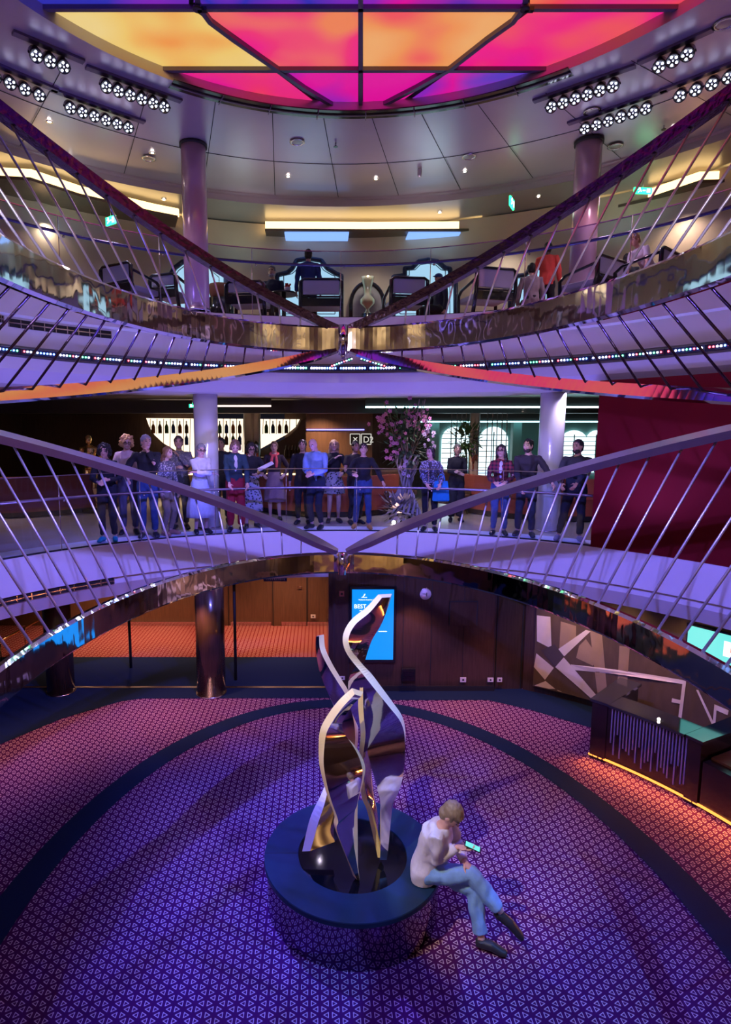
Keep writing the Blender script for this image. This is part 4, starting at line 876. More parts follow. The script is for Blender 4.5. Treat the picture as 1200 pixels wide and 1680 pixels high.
def person(lab, loc, yaw, J, top, bottom, hair, skin='light', shoes=(.02, .02, .025), female=False, h=1.0, vox=.011, grp=None, glasses=False, beard=None, scarf=None, inner=None, curl=.5, rough_top=False, sleeve='long', nrmL=None, nrmR=None, hairamp=.006, neckl=False, cvox=.014, puff=0., tg=.010):
    e = empty('person', loc, math.radians(yaw), lab, 'person', grp); e.scale = (h, h, h)
    sk = skin_m(skin); u = J['u']; Rh = J['Rh']; H = J['head']; F_ = Rh@V3((0, -1, 0)); U_ = Rh@V3((0, 0, 1)); X_ = Rh@V3((1, 0, 0))
    def hp(x, f, z): return H+X_*x+F_*f+U_*z
    # ---- body, one continuous surface
    mb = MB(); fw = .92 if female else 1.
    def torso(mb, g, top_=True, z0=-.10):
        sec = [(J['pelvis']+V3((0, .01, z0)), .155+g, .105+g), (J['pelvis']+V3((0, .01, .03)), (.165 if female else .155)+g, .110+g), (J['waist'], (.120 if female else .142)+g, .095+g), (J['chest']-u*.06, .150*fw+g, .112+g+(.008 if female else 0)), (J['chest']+u*.04, .165*fw+g, .112+g+(.008 if female else 0)), (J['shc']-u*.035, .165*fw+g, .088+g), (J['shc']+u*.005, .125*fw+g, .075+g), (J['shc']+u*.04, .07+g*.4, .058+g*.4)]
        rows = []; n = 20
        for k, (c, a, b) in enumerate(sec):
            tw = J['tw'] if k > 2 else Matrix.Identity(3); ax = tw@V3((1, 0, 0)); ay = u.cross(ax) if k > 1 else V3((0, 1, 0)); rows.append([c+ax*math.cos(t)*a+ay*math.sin(t)*b for t in (2*PI*q/n for q in range(n))])
        mb.sweep(rows, None)
    torso(mb, -.008)
    mb.tube([J['shc']-u*.02, J['neck'], H-U_*.06-F_*.01], [.062, .052, .050], None, 14)
    mb.ball(hp(0, 0, .005), (.074, .093, .106), None, 20, Rh); mb.ball(hp(0, .028, -.062), (.054, .056, .050), None, 16, Rh); mb.ball(hp(0, .062, -.088), (.026, .022, .020), None, 12, Rh)
    mb.tube([hp(0, .082, .022), hp(0, .098, -.004), hp(0, .108, -.024)], [.007, .010, .013], None, 8); mb.ball(hp(0, .085, -.052), (.024, .012, .010), None, 10, Rh)
    mb.ball(hp(0, .076, .034), (.046, .016, .010), None, 12, Rh)
    for s in (-1, 1):
        mb.ball(hp(s*.076, -.005, -.005), (.010, .020, .032), None, 10, Rh); mb.ball(hp(s*.034, .062, -.018), (.022, .020, .020), None, 10, Rh)
    for s, q in ((1, 'L'), (-1, 'R')):
        sh, el, wr = J['sh'+q], J['el'+q], J['wr'+q]
        mb.tube([J['shc']-u*.015, sh-V3((0, 0, .012)), sh.lerp(el, .35), el.lerp(sh, .1), el, el.lerp(wr, .3), wr], [.044, .046*fw, .042*fw, .037*fw, .035*fw, .036*fw, .025*fw], None, 12)
        hand(mb, wr, J.get('hd'+q, wr-el), s, curl, J.get('hn'+q), None)
        hj, kn, an, to = J['hipj'+q], J['kn'+q], J['an'+q], J['toe'+q]
        mb.tube([hj+V3((0, 0, .03)), hj.lerp(kn, .3), kn.lerp(hj, .1), kn, kn.lerp(an, .3), an.lerp(kn, .15), an], [.082, .078, .055, .052, .050, .034, .034], None, 12)
        dn = J.get('dn'+q, V3((0, 0, -1))); mb.tube([an+(an-to).normalized()*.03+dn*.045, an.lerp(to, .5), to], [.030, .030, .022], None, 8)
    me = remesh(mb, vox, 3)
    eye = mat('dark eye', (.02, .015, .015), .2); lip = mat('lip', (.45, .14, .13), .5)
    for m in (sk, eye, lip, mat('brow hair', (.06, .035, .02), .8)): me.materials.append(m)
    for p in me.polygons:
        q = p.center-H
        if q.length < .14:
            x, f, z = q.dot(X_), q.dot(F_), q.dot(U_)
            if f > .045:
                if abs(abs(x)-.030) < .012 and abs(z-.012) < .007: p.material_index = 1
                elif abs(x) < .022 and abs(z+.053) < .008: p.material_index = 2
                elif abs(abs(x)-.030) < .018 and abs(z-.036) < .006: p.material_index = 3
    mesh_obj('body', me, e)
    # ---- clothing
    hemz = {}
    if top:
        mb = MB(); torso(mb, tg)
        for q in 'LR':
            sh, el, wr = J['sh'+q], J['el'+q], J['wr'+q]
            if sleeve == 'long': mb.tube([J['shc']-u*.02, sh-V3((0, 0, .010)), sh.lerp(el, .4), el, el.lerp(wr, .35), wr.lerp(el, .06)], [.054, .066*fw+puff*.5, .060*fw+puff, .052*fw+puff, .050*fw+puff, .040*fw+puff*.4], None, 12)
            else: mb.tube([J['shc']-u*.02, sh-V3((0, 0, .014)), sh.lerp(el, .4), sh.lerp(el, .62)], [.055, .066*fw, .062*fw, .062*fw], None, 12)
        me = remesh(mb, cvox, 2); ruffle(me, .016, (14, 14, 9), len(lab)); m = cloth(*top) if isinstance(top[0], tuple) else cloth(top); me.materials.append(m); mesh_obj('top', me, e)
    if inner:
        mb = MB(); c = J['chest']+u*.02; fr = J['tw']@V3((0, -1, 0)); mb.ball(c+fr*.085-u*.06, (.052, .050, .17), None, 14, Matrix.Rotation(math.atan2(-u.y, u.z), 3, 'X')); mb.build('inner_shirt', cloth(inner), e)
    if scarf:
        mb = MB(); c = J['neck']-u*.02; mb.tube([c+V3((.085*math.cos(t), .075*math.sin(t)-.01, -.03*math.sin(-t)-.01)) for t in (2*PI*k/14 for k in range(14))]+[c+V3((.085, -.01, -.01))], .028, None, 8); mb.tube([c+V3((.04, -.085, -.03)), c+V3((.06, -.13, -.18)), c+V3((.05, -.135, -.30))], [.03, .035, .03], None, 8); mb.tube([c+V3((-.03, -.085, -.03)), c+V3((-.05, -.13, -.15)), c+V3((-.05, -.13, -.24))], [.03, .035, .03], None, 8)
        me = remesh(mb, .012, 1); me.materials.append(cloth(scarf)); mesh_obj('scarf', me, e)
    kind, bc = bottom[0], bottom[1]; pm = cloth(*bc) if isinstance(bc[0], tuple) else cloth(bc)
    if kind == 'trousers' or kind == 'jeans':
        mb = MB(); c = J['pelvis']; n = 18; g = .014
        ww = (.165 if female else .155)+g
        pu = J.get('pu', V3((0, 0, 1))); px_ = V3((1, 0, 0)); py_ = pu.cross(px_)
        mb.sweep([[c+pu*z+px_*math.cos(t)*a+py_*math.sin(t)*b for t in (2*PI*q/n for q in range(n))] for z, a, b in ((-.12, ww*.85, .10), (-.06, ww, .12), (.03, ww, .118), (.10, ww*.9, .108))], None)
        loose = bottom[2] if len(bottom) > 2 else .0
        for q in 'LR':
            hj, kn, an = J['hipj'+q], J['kn'+q], J['an'+q]
            mb.tube([hj+V3((0, 0, .02)), hj.lerp(kn, .3), kn.lerp(hj, .12), kn, kn.lerp(an, .35), an.lerp(kn, .12)], [.096, .090, .070+loose, .066+loose, .062+loose, .050+loose], None, 14)
        me = remesh(mb, cvox, 2); ruffle(me, .014, (16, 16, 10), 3); me.materials.append(pm); mesh_obj('trousers', me, e)
    else:
        hem = bottom[2]; z1 = J['pelvis'].z+.14; n = 40; rows = []
        for k in range(9):
            t = k/8; z = z1+(hem-z1)*t; a = .135+(.115 if kind == 'dress' else .085)*min(1, t*1.4)+.02*t; b = .11+.075*min(1, t*1.4)+.02*t; c = J['pelvis']
            rows.append([V3((c.x+math.cos(q)*a*(1+.05*t*math.sin(9*q)), c.y*(1-t)+math.sin(q)*b*(1+.06*t*math.sin(9*q+1)), z)) for q in (2*PI*i/n for i in range(n))])
        mb = MB(); mb.sweep(rows, None, smooth=True); o = mb.build('skirt' if kind == 'skirt' else 'dress_skirt', pm, e)
    for q in 'LR':
        an, to = J['an'+q], J['toe'+q]; mb = MB(); bk = (an-to); bk.z = 0 if abs(bk.z) < .12 else bk.z; bk.normalize(); dn = J.get('dn'+q, V3((0, 0, -1)))
        mb.tube([an+dn*.045+bk*.045, an+dn*.035, an.lerp(to, .5)-dn*.002, to-dn*.006, to-bk*.045-dn*.004], [(.038, .036), (.045, .046), (.047, .043), (.046, .034), (.030, .022)], None, 12); mb.tube([an+dn*.005, an+dn*.05], [.046, .048], None, 12)
        me = remesh(mb, cvox*.8, 2); me.materials.append(mat('shoe %.2f %.2f' % (shoes[0], shoes[2]), shoes, .45)); mesh_obj('shoe', me, e)
    # ---- hair
    st, hc = hair
    if st != 'bald':
        mb = MB(); amp, hs = hairamp, (55, 55, 16)
        if st == 'cap':
            mb.ball(hp(0, -.004, .045), (.084, .104, .072), None, 18, Rh); mb.ball(hp(0, .10, .035), (.062, .055, .010), None, 14, Rh); amp = .0
        else:
            mb.ball(hp(0, -.016, .028), (.084, .098, .098), None, 20, Rh); mb.ball(hp(0, -.040, -.02), (.078, .070, .085), None, 16, Rh)
            if st in ('bob', 'curly', 'long'):
                for s in (-1, 1): mb.tube([hp(s*.05, .03, .085), hp(s*.078, .02, .03), hp(s*.082, .0, -.04), hp(s*.078, -.01, -.085)], [.020, .026, .030, .022], None, 10)
                mb.ball(hp(0, -.045, -.06), (.082, .055, .075), None, 14, Rh)
            if st == 'curly': mb.ball(hp(0, -.02, .02), (.108, .108, .112), None, 16, Rh); amp, hs = .026, (26, 26, 26)
            if st == 'curly':
                pass
            if st == 'long':
                for s in (-1, 0, 1): mb.tube([hp(s*.06, -.05, -.04), hp(s*.075, -.06, -.16), hp(s*.075, -.055+.06*abs(s), -.27), hp(s*.07, -.03+.07*abs(s), -.36)], [.040, .042, .036, .018], None, 10)
            if st == 'fringe': mb.ball(hp(0, .045, .068), (.066, .045, .030), None, 14, Rh); mb.ball(hp(0, -.02, .05), (.088, .100, .088), None, 16, Rh)
        me = remesh(mb, .008 if vox < .009 else .011, 2); ruffle(me, amp*2, hs, 5); me.materials.append(mat('hair %.2f %.2f' % (hc[0], hc[1]), hc, .5, 0, var=.35, scale=40, stretch=(6, 6, .8))); mesh_obj('cap' if st == 'cap' else 'hair', me, e)
    if beard:
        mb = MB(); mb.ball(hp(0, .030, -.072), (.062, .062, .046), None, 16, Rh); me = remesh(mb, .010, 1); ruffle(me, .01, 60); me.materials.append(mat('beard %.2f' % beard[0], beard, .8)); mesh_obj('beard', me, e)
    if glasses:
        mb = MB(); mb.tube([hp(-.078, -.0, .012), hp(-.066, .088, .014), hp(0, .104, .016), hp(.066, .088, .014), hp(.078, 0, .012)], .0035, M_black, 6)
        for s in (-1, 1): mb.tube([hp(s*.033+.025*math.cos(t), .100, .010+.020*math.sin(t)) for t in (2*PI*k/12 for k in range(13))], .0032, M_black, 6)
        mb.build('glasses', M_black, e)
    return e
def foot(px, py, z=None): return atz(px, py, D2 if z is None else z)
BLK, NVY, JEAN, GREY = (.012, .012, .016), (.02, .03, .06), (.05, .09, .20), (.25, .24, .27)
WAITERS = 'people watching from the middle deck rail'
RZ = D2+.80
def railpt(x, dy=-.0): # point on the handrail, world
    return None
def onrail(loc, yaw, wx, h=1.):
    """local coordinates of the rail point at world x"""
    y = OC[1]+math.sqrt((RF)**2-(wx-OC[0])**2); d = V3((wx, y, RZ+.05))-V3(loc); return Matrix.Rotation(-math.radians(yaw), 3, 'Z')@d/h
def P_(px, py_head, Y, hgt):
    """stand someone of full height hgt whose head top is at px, py"""
    p = at(px, py_head, Y); return V3((p.x, Y, D2)), (p.z-D2)/1.745
def someone(lab, px, pyh, back, yaw, Jk, **kw):
    # back: metres behind the deck edge
    Y = 10.5
    for _ in range(4):
        x = at(px, pyh, Y).x; Y = OC[1]+math.sqrt(max(.1, (RF+.32+back)**2-(x-OC[0])**2))
    loc, h = P_(px, pyh, Y, 1); h = max(.86, min(1.08, h)); jk = dict(Jk); R = jk.pop('R', None); L = jk.pop('L', None)
    def hd(t):
        if t is None: return None
        if isinstance(t, tuple): return t
        v = onrail(loc, yaw, loc.x+t, h); return (v.x, v.y+.03, v.z+.02)
    J = stand(handR=hd(R), handL=hd(L), female=kw.get('female', False), **jk)
    return person(lab, loc, yaw, J, h=h, **kw)
rail = WAITERS
someone('person with black curly hair and teal boots at the left end of the rail', 172, 726, .0, 8, dict(L=(.10, -.30, 1.12), R=(-.08, -.30, 1.08), lean=6, nod=10), top=BLK, bottom=('trousers', BLK), hair=('curly', (.012, .01, .01)), female=True, shoes=(.0, .35, .40), grp=rail)
someone('person with blond curly hair and a pale pink jacket, behind the left rail', 207, 712, .55, 12, dict(lean=4, nod=14, headyaw=12), top=(.62, .45, .45), bottom=('trousers', (.10, .09, .12)), hair=('curly', (.62, .36, .13)), female=True, glasses=True, grp=rail)
someone('person with short grey hair, black sweater and jeans, one hand on the chin', 239, 711, .02, 14, dict(lean=10, R=(-.30, -.30, 1.02), L=(.03, -.17, 1.44, .5, -.6, -.9), headyaw=22), top=BLK, bottom=('jeans', JEAN), hair=('short', (.30, .28, .30)), skin='pink', grp=rail)
someone('person with long brown hair, shiny pale blouse and beige trousers turned sideways', 271, 731, .08, 62, dict(lean=3, nod=6), top=((.55, .48, .42), .35, 'speckle'), bottom=('trousers', (.30, .21, .14)), hair=('long', (.20, .09, .04)), female=True, shoes=(.45, .2, .12), grp=rail)
someone('brown-haired person in a grey patterned shirt touching their face, left of the white dress', 293, 714, .62, 10, dict(lean=2, L=(.0, -.18, 1.38, .6, -.3, -.9), R=(-.05, -.22, 1.16)), top=((.22, .19, .20), .8, 'speckle'), bottom=('trousers', (.03, .03, .04)), hair=('short', (.05, .03, .02)), skin='tan', grp=rail)
someone('person in a long white dress with short grey hair and glasses, arms crossed', 327, 725, .0, 28, dict(lean=8, nod=16, L=(-.16, -.26, 1.20, .6, -.5, -.6), R=(.16, -.24, 1.16, -.6, -.5, -.6)), top=(.70, .66, .74), bottom=('dress', (.70, .66, .74), .32), hair=('short', (.28, .26, .27)), female=True, glasses=True, skin='pink', grp=rail)
someone('person in black seen as a sliver just right of the pale column', 363, 717, 1.2, 0, dict(), top=BLK, bottom=('trousers', BLK), hair=('short', (.02, .015, .01)), skin='tan', grp=rail)
someone('person in a dark teal jacket and red trousers looking down, right of the pale column', 385, 717, .0, 12, dict(lean=8, nod=34, L=.25, R=-.05), top=(.02, .05, .075), bottom=('trousers', (.42, .01, .03), .012), hair=('bob', (.16, .08, .045)), female=True, inner=(.6, .55, .6), skin='pink', grp=rail)
pp = someone('person with black hair and glasses in a black top holding a white leaflet', 411, 724, .35, 18, dict(lean=2, nod=18, L=(.16, -.36, 1.12), R=(-.02, -.34, 1.10)), top=BLK, bottom=('skirt', ((.05, .05, .06), .8, 'print'), .35), hair=('bob', (.02, .015, .015)), female=True, glasses=True, skin='light', grp=rail)
mb = MB(); mb.box((0, 0, 0), (.30, .10, .012), mat('white paper', (.8, .76, .74), .7), rz=.1); o = mb.build('leaflet', MATS['white paper']); o.location = at(436, 765, pp.location.y-.42); o.rotation_euler = (.5, -.4, .2); tag(o, 'white folded leaflet held by the person with black hair and glasses', 'leaflet')
someone('person with a coral scarf, dark cardigan and mauve skirt standing back from the rail', 450, 723, 1.2, 0, dict(L=(.22, -.14, 1.02), R=(-.22, -.14, 1.02)), top=(.035, .02, .025), bottom=('skirt', (.28, .17, .18), .42), hair=('short', (.16, .09, .06)), female=True, scarf=(.75, .10, .10), grp=rail)
someone('bald person in a light blue shirt and dark trousers looking down at the rail', 519, 715, .0, -28, dict(lean=5, nod=30, R=(-.02, -.30, 1.08), L=(.10, -.30, 1.06)), top=(.22, .34, .62), bottom=('trousers', (.02, .025, .04)), hair=('bald', BLK), skin='pink', grp=rail)
someone('person in black half hidden behind the bald person', 497, 720, .6, -6, dict(), top=BLK, bottom=('trousers', BLK), hair=('short', (.03, .02, .015)), grp=rail)
someone('person with long straight blond hair holding a phone up, black top and patterned skirt', 548, 720, .8, 6, dict(R=(.0, -.25, 1.36, -.7, -.3, -.8), L=(.16, -.2, 1.05)), top=BLK, bottom=('skirt', ((.03, .04, .04), .8, 'print'), .62), hair=('long', (.42, .24, .12)), female=True, grp=rail)
someone('person in a dark top half hidden behind the black-haired one in black', 583, 722, .6, 20, dict(R=(-.12, -.3, 1.1)), top=(.02, .015, .015), bottom=('trousers', BLK), hair=('short', (.02, .015, .01)), skin='tan', sleeve='short', grp=rail)
someone('person with combed-back black hair, black shirt and blue jeans leaning one hand on the rail', 597, 725, .0, -4, dict(lean=10, L=.34, R=(-.2, -.30, 1.12), feet=((-.16, .10), (.12, .0))), top=BLK, bottom=('jeans', JEAN), hair=('short', (.012, .01, .01)), skin='light', female=True, shoes=(.5, .22, .05), grp=rail)
someone('person with dark bobbed hair and a speckled lavender cardigan, right of the flowers', 708, 731, .0, -12, dict(lean=8, R=-.12, L=.10, headyaw=-34), top=((.50, .48, .68), .8, 'speckle'), bottom=('trousers', BLK), hair=('bob', (.02, .012, .012)), female=True, inner=(.07, .06, .08), skin='pink', grp=rail)
someone('person in a long black coat with hands folded, standing back near the windows', 751, 728, 1.3, -4, dict(R=(.0, -.25, 1.10), L=(.02, -.26, 1.14)), top=BLK, bottom=('trousers', BLK, .03), hair=('short', (.10, .08, .07)), female=True, grp=rail)
someone('person with long black hair, glasses, red plaid shirt and jeans', 824, 728, .0, -16, dict(lean=5, R=(-.10, -.28, 1.02), L=(.10, -.28, 1.04), headyaw=-16), top=((.28, .03, .05), .8, 'plaid'), bottom=('jeans', (.10, .14, .28)), hair=('long', (.02, .012, .012)), female=True, inner=(.7, .62, .72), glasses=True, grp=rail)
someone('bearded person in a dark shirt leaning straight-armed on the rail, left of the column', 869, 717, .0, -22, dict(lean=14, R=-.20, L=.26, headyaw=-24, feet=((-.14, .12), (.10, .05))), top=(.025, .018, .025), bottom=('trousers', (.04, .04, .055)), hair=('short', (.012, .01, .01)), beard=(.03, .02, .015), grp=rail)
someone('person with dark hair, beard and dark clothes beside the red wall', 950, 719, .0, -20, dict(lean=8, R=(-.25, -.36, 1.0), L=(-.02, -.36, 1.0), headyaw=-36, feet=((-.24, .05), (.10, .05))), top=(.03, .025, .04), bottom=('trousers', BLK), hair=('short', (.012, .01, .01)), beard=(.02, .015, .015), skin='tan', shoes=(.3, .25, .25), grp=rail)
# ---- seated visitor on the pedestal
SY = math.radians(58)
SEAT = V3((1.05, 5.20, 0)); Minv = Matrix.Rotation(-SY, 3, 'Z')
def loc_(p): return Minv@(V3(p)-SEAT)
J = stand(lean=24, nod=44, female=True, hip=.60); P = loc_((1.02, 5.22, .60))
def shiftup(J, P, lean, fem=True):
    l = math.radians(lean); u = V3((0, -math.sin(l), math.cos(l))); J['u'] = u; J['pelvis'] = P; J['waist'] = P+V3((0, -.02, .16)); u1 = u; J['chest'] = J['waist']+u1*.20; J['shc'] = J['waist']+u1*.315; J['neck'] = J['shc']+V3((0, -.045, .055))
shiftup(J, P, 20)
J['shL'] = J['shc']+V3((.165, -.02, -.01)); J['shR'] = J['shc']+V3((-.165, -.02, -.01)); J['head'] = J['neck']+V3((0, -.055, .105))
J['pu'] = V3((0, -.15, 1)).normalized()
ph = loc_(z3(872, 333, 5.03)); J['elR'], J['wrR'] = ik(J['shR'], loc_(at(752, 1389, 5.04)), .27, .245, V3((-.45, 1.0, -.75)))
J['elL'], J['wrL'] = ik(J['shL'], loc_(at(762, 1413, 5.10)), .27, .245, V3((.8, .3, -.6)))
J['hipjR'] = P+V3((-.09, -.02, -.02)); J['hipjL'] = P+V3((.09, -.02, -.03))
# right leg crossed over the left
J['knR'], J['anR'] = ik(J['hipjR'], loc_(at(823, 1497, 4.92)), .43, .40, V3((.4, -.6, 1)))
J['knL'], J['anL'] = ik(J['hipjL'], loc_(at(790, 1541, 4.93)), .43, .42, V3((.1, -1, .6)))
J['toeR'] = loc_(at(852, 1534, 4.87)); J['toeL'] = loc_(at(824, 1565, 4.86)); J['dnR'] = V3((0, .5, -.85)).normalized()
J['toeL'].z = .03
J['hdR'] = V3((.15, -1, .05)); J['hnR'] = V3((.1, 0, 1)); J['hdL'] = V3((-.35, -1, -.45)); J['hnL'] = V3((-.2, 0, -1))
seated = person('person with short ash blond hair, white sweater and light blue jeans sitting on the pedestal', SEAT, 58, J, (.66, .62, .72), ('jeans', (.20, .38, .70), .014), ('fringe', (.26, .19, .13)), skin='pink', female=True, vox=.0065, cvox=.009, hairamp=.004, curl=.35, puff=.014, tg=.026)
e = empty('mobile_phone', J['wrR']@Matrix.Identity(3) if False else SEAT+Matrix.Rotation(SY, 3, 'Z')@(J['wrR']+J['hdR'].normalized()*.13+V3((0, 0, .03))), math.radians(58+12), 'dark mobile phone with a lit turquoise screen in the seated person\'s hand', 'phone')
mb = MB(); mb.box((0, 0, 0), (.072, .145, .009), M_black, bev=.003); mb.build('phone_case', M_black, e)
mb = MB(); mb.box((0, 0, .0052), (.064, .130, .001), M_cyan); mb.build('phone_screen', M_cyan, e)
e.rotation_euler.x = .25
def seated_pose(hip=.5, **kw):
    return stand(hip=hip, feet=((-.12, -.42), (.12, -.42)), **kw)
# ================================================================ MIDDLE DECK, behind the people
M_barlit = glow('warm lit bar wall', (1, .78, .55), 1.5); M_bot = [mat('bottle %s' % n, c, .15, 0, var=.1) for n, c in (('amber', (.35, .10, .02)), ('blue', (.02, .05, .22)), ('green', (.05, .14, .05)), ('brown', (.10, .04, .02)))]
YB = 18.6
e = empty('backlit_bar_shelf', at(365, 720, YB), 0, 'long warm backlit bottle display with rounded lower corners behind the bar', 'bar shelf')
OUT = [(240, 686), (492, 688), (486, 700), (470, 713), (450, 724), (428, 736), (400, 748), (320, 752), (290, 740), (268, 727), (254, 714), (245, 700)]
mb = MB(); mb.sweep([[at(x, y, YB+dy) for x, y in OUT] for dy in (0, .08)], M_barlit); wo(mb.build('lit_panel', M_barlit, e))
for k in range(23):
    x = 247+k*10.9; mb = MB(); a, b = at(x, 687, YB-.02), at(x-.8, 742 if 268 < x < 425 else 712, YB-.02); mb.tube([a, b], .011, M_wood, 4); wo(mb.build('divider', M_wood, e))
mb = MB(); mb.sweep([[at(x, y, YB-.03) for x, y in ((428, 739), (452, 727), (474, 716), (489, 702), (495, 688), (516, 688), (516, 760), (428, 760))], [at(x, y, YB+.02) for x, y in ((428, 739), (452, 727), (474, 716), (489, 702), (495, 688), (516, 688), (516, 760), (428, 760))]], M_wood2); wo(mb.build('wood_surround', M_wood2, e))
def bottle(m):
    mb = MB(); mb.lathe((0, 0, 0), [(.001, 0), (.055, 0), (.060, .02), (.060, .20), (.045, .24), (.018, .29), (.018, .38), (.001, .38)], m, 12); return mb.build('bottle', m)
bp = [None]*4; k2 = 0
for row, (yy, nm) in enumerate(((711, 'upper'), (730, 'lower'))):
    xs = [252+k*10.9 for k in range(21) if not (316 < 252+k*10.9 < 358 or 398 < 252+k*10.9 < 429)]
    if row: xs = [x for x in xs if 300 < x < 316 or 360 < x < 398]
    for i, x in enumerate(xs):
        c = (i*3+row) % 4; p = at(x, yy, YB-.09)
        if bp[c] is None: o = bp[c] = bottle(M_bot[c])
        else: o = bp[c].copy(); COL.objects.link(o)
        o.location = p; tag(o, '%s bottle on the %s row of the backlit bar display, %s' % (['amber', 'dark blue', 'green', 'brown'][c], nm, nth(i, len(xs))), 'bottle', 'bottles on the backlit display')
for i in range(6):
    o = bp[3].copy(); COL.objects.link(o); o.location = at(470+i*5.2, 752, 17.6); tag(o, 'dark bottle standing on the back bar counter, %s of its row' % nth(i, 6), 'bottle', 'bottles on the back bar counter')
e = empty('bar_counter', at(440, 800, 16.6), 0, 'long dark bar counter with warm lit ledges in front of the bottle display', 'bar')
mb = MB(); p = at(400, 800, 16.4); mb.box((p.x, 17.3, D2+.52), (6.4, .6, 1.04), M_wood2); wo(mb.build('body', M_wood2, e)); mb = MB(); mb.box((p.x, 17.25, D2+1.07), (6.6, .8, .05), M_black); wo(mb.build('top', M_black, e))
for z in (.25, .62): mb = MB(); mb.box((p.x+.3, 16.98, D2+z), (5.8, .03, .05), M_cove); wo(mb.build('light_strip', M_cove, e))
def pillar(px, Y, r, name, lab, m=M_chrome):
    p = at(px, 740, Y); mb = MB(); mb.cyl((0, 0, 0), r, D2C-D2-.02, m, 24); o = mb.build(name, m); o.location = (p.x, Y, D2); tag(o, lab, 'pillar')
    for q in o.data.polygons: q.use_smooth = len(q.vertices) == 4
pillar(409, 16.6, .14, 'mirror_pillar', 'left one of two round mirror pillars in front of the bar display'); pillar(421, 16.62, .12, 'mirror_pillar', 'right one of two round mirror pillars in front of the bar display')
pillar(778, 15.5, .13, 'mirror_pillar', 'slim round mirror pillar in front of the arched windows')
# dark glass partition with level sign
e = empty('dark_glass_partition', at(556, 720, 15.6), 0, 'dark glossy brown partition behind the long-haired person, with a faint blue light line', 'partition')
a, b = at(502, 690, 15.6), at(612, 690, 15.6)
mb = MB(); mb.box(((a.x+b.x)/2, 15.7, D2+1.2), (b.x-a.x, .06, 2.4), M_wood2); wo(mb.build('panel', M_wood2, e))
mb = MB(); mb.box(((a.x+b.x)/2-.1, 15.64, at(550, 705, 15.6).z), (1.5, .02, .03), glow('blue violet light line', (.2, .2, 1), 3)); wo(mb.build('light_line', MATS['blue violet light line'], e))
e = empty('level_sign', at(591, 720, 15.6), 0, 'dark deck level sign reading D2 beside the flowers', 'sign'); M_sgn = glow('pale sign lettering', (.75, .72, .65), .8)
a, b = at(575, 712, 15.6), at(609, 729, 15.6)
for x0, x1 in ((a.x, (a.x+b.x)/2-.02), ((a.x+b.x)/2+.02, b.x)):
    mb = MB()
    for q in (((x0+x1)/2, a.z, x1-x0, .02), ((x0+x1)/2, b.z, x1-x0, .02), (x0, (a.z+b.z)/2, .02, a.z-b.z), (x1, (a.z+b.z)/2, .02, a.z-b.z)): mb.box((q[0], 15.6, q[1]), (q[2], .02, q[3]), M_sgn)
    mb.box(((x0+x1)/2, 15.62, (a.z+b.z)/2), (x1-x0, .01, a.z-b.z), M_black); wo(mb.build('sign_box', M_sgn, e))
wo(text_obj('D2', .22, M_sgn, (((a.x+b.x)/2+.06), 15.57, b.z+.05), (1, 0, 0), (0, 0, 1), e))
mb = MB(); cx, cz = a.x+.13, (a.z+b.z)/2
for t in (45, 135): mb.tube([(cx-.07*math.cos(math.radians(t)), 15.575, cz-.07*math.sin(math.radians(t))), (cx+.07*math.cos(math.radians(t)), 15.575, cz+.07*math.sin(math.radians(t)))], .012, M_sgn, 6)
wo(mb.build('symbol', M_sgn, e))
# arched windows
M_day = glow('bright daylight outside', (.72, .93, 1), 1.7)
for k, (x0, x1, y0, y1) in enumerate(((726, 768, 700, 775), (787, 832, 700, 785), (921, 962, 706, 775), (963, 992, 706, 775))):
    YW = 19.45; a, b = at(x0, y0, YW), at(x1, y1, YW); e = empty('window_%d' % (k+1), ((a.x+b.x)/2, YW, b.z), 0, 'arched window with horizontal louvres'); e['kind'] = 'structure'
    W_, H_ = (b.x-a.x), a.z-b.z; pr = [(-W_/2, 0), (W_/2, 0), (W_/2, H_*.72)]+[(W_/2*math.cos(t), H_*.72+H_*.28*math.sin(t)) for t in (PI*q/10 for q in range(1, 10))]+[(-W_/2, H_*.72)]
    mb = MB(); mb.sweep([[V3((x, dy, z)) for x, z in pr] for dy in (.02, .05)], M_day); mb.build('pane', M_day, e)
    mb = MB()
    for i in range(1, 9): mb.box((0, 0, H_*i/9*.95), (W_, .03, .022), M_teal_w)
    mb.box((0, 0, H_*.45), (.03, .03, H_*.9), M_teal_w); mb.build('louvre', M_teal_w, e)
for i, (x, nm) in enumerate(((712, 'left of the windows'), (846, 'right of the middle window'), (915, 'right of the pearl column'))):
    p = at(x, 740, 17.8); mb = MB(); mb.box((0, 0, 1.2), (.26, .26, 2.45), M_teal_w, bev=.02); o = mb.build('square_pier', M_teal_w); o.location = (p.x, 17.8, D2); tag(o, 'pale sea green square pier %s' % nm, 'pier')
for i, x in enumerate((741, 750, 758, 765, 786, 800, 808, 816, 824, 832)):
    p = at(x, 700, 14.6); mb = MB(); mb.tube([(0, 0, 0), (0, 0, D2C-D2-.3)], .012, M_steel, 6); o = mb.build('hanging_rod', M_steel); o.location = (p.x, 14.6, D2+.28); tag(o, 'thin vertical metal rod screening the arched windows, %s' % nth(i, 10), 'rod', 'screen of thin rods')
M_leaf = mat('green leaf', (.05, .12, .03), .5, 0, var=.4, scale=9); M_leafd = mat('dark leaf', (.03, .06, .03), .5, 0, var=.4, scale=9)
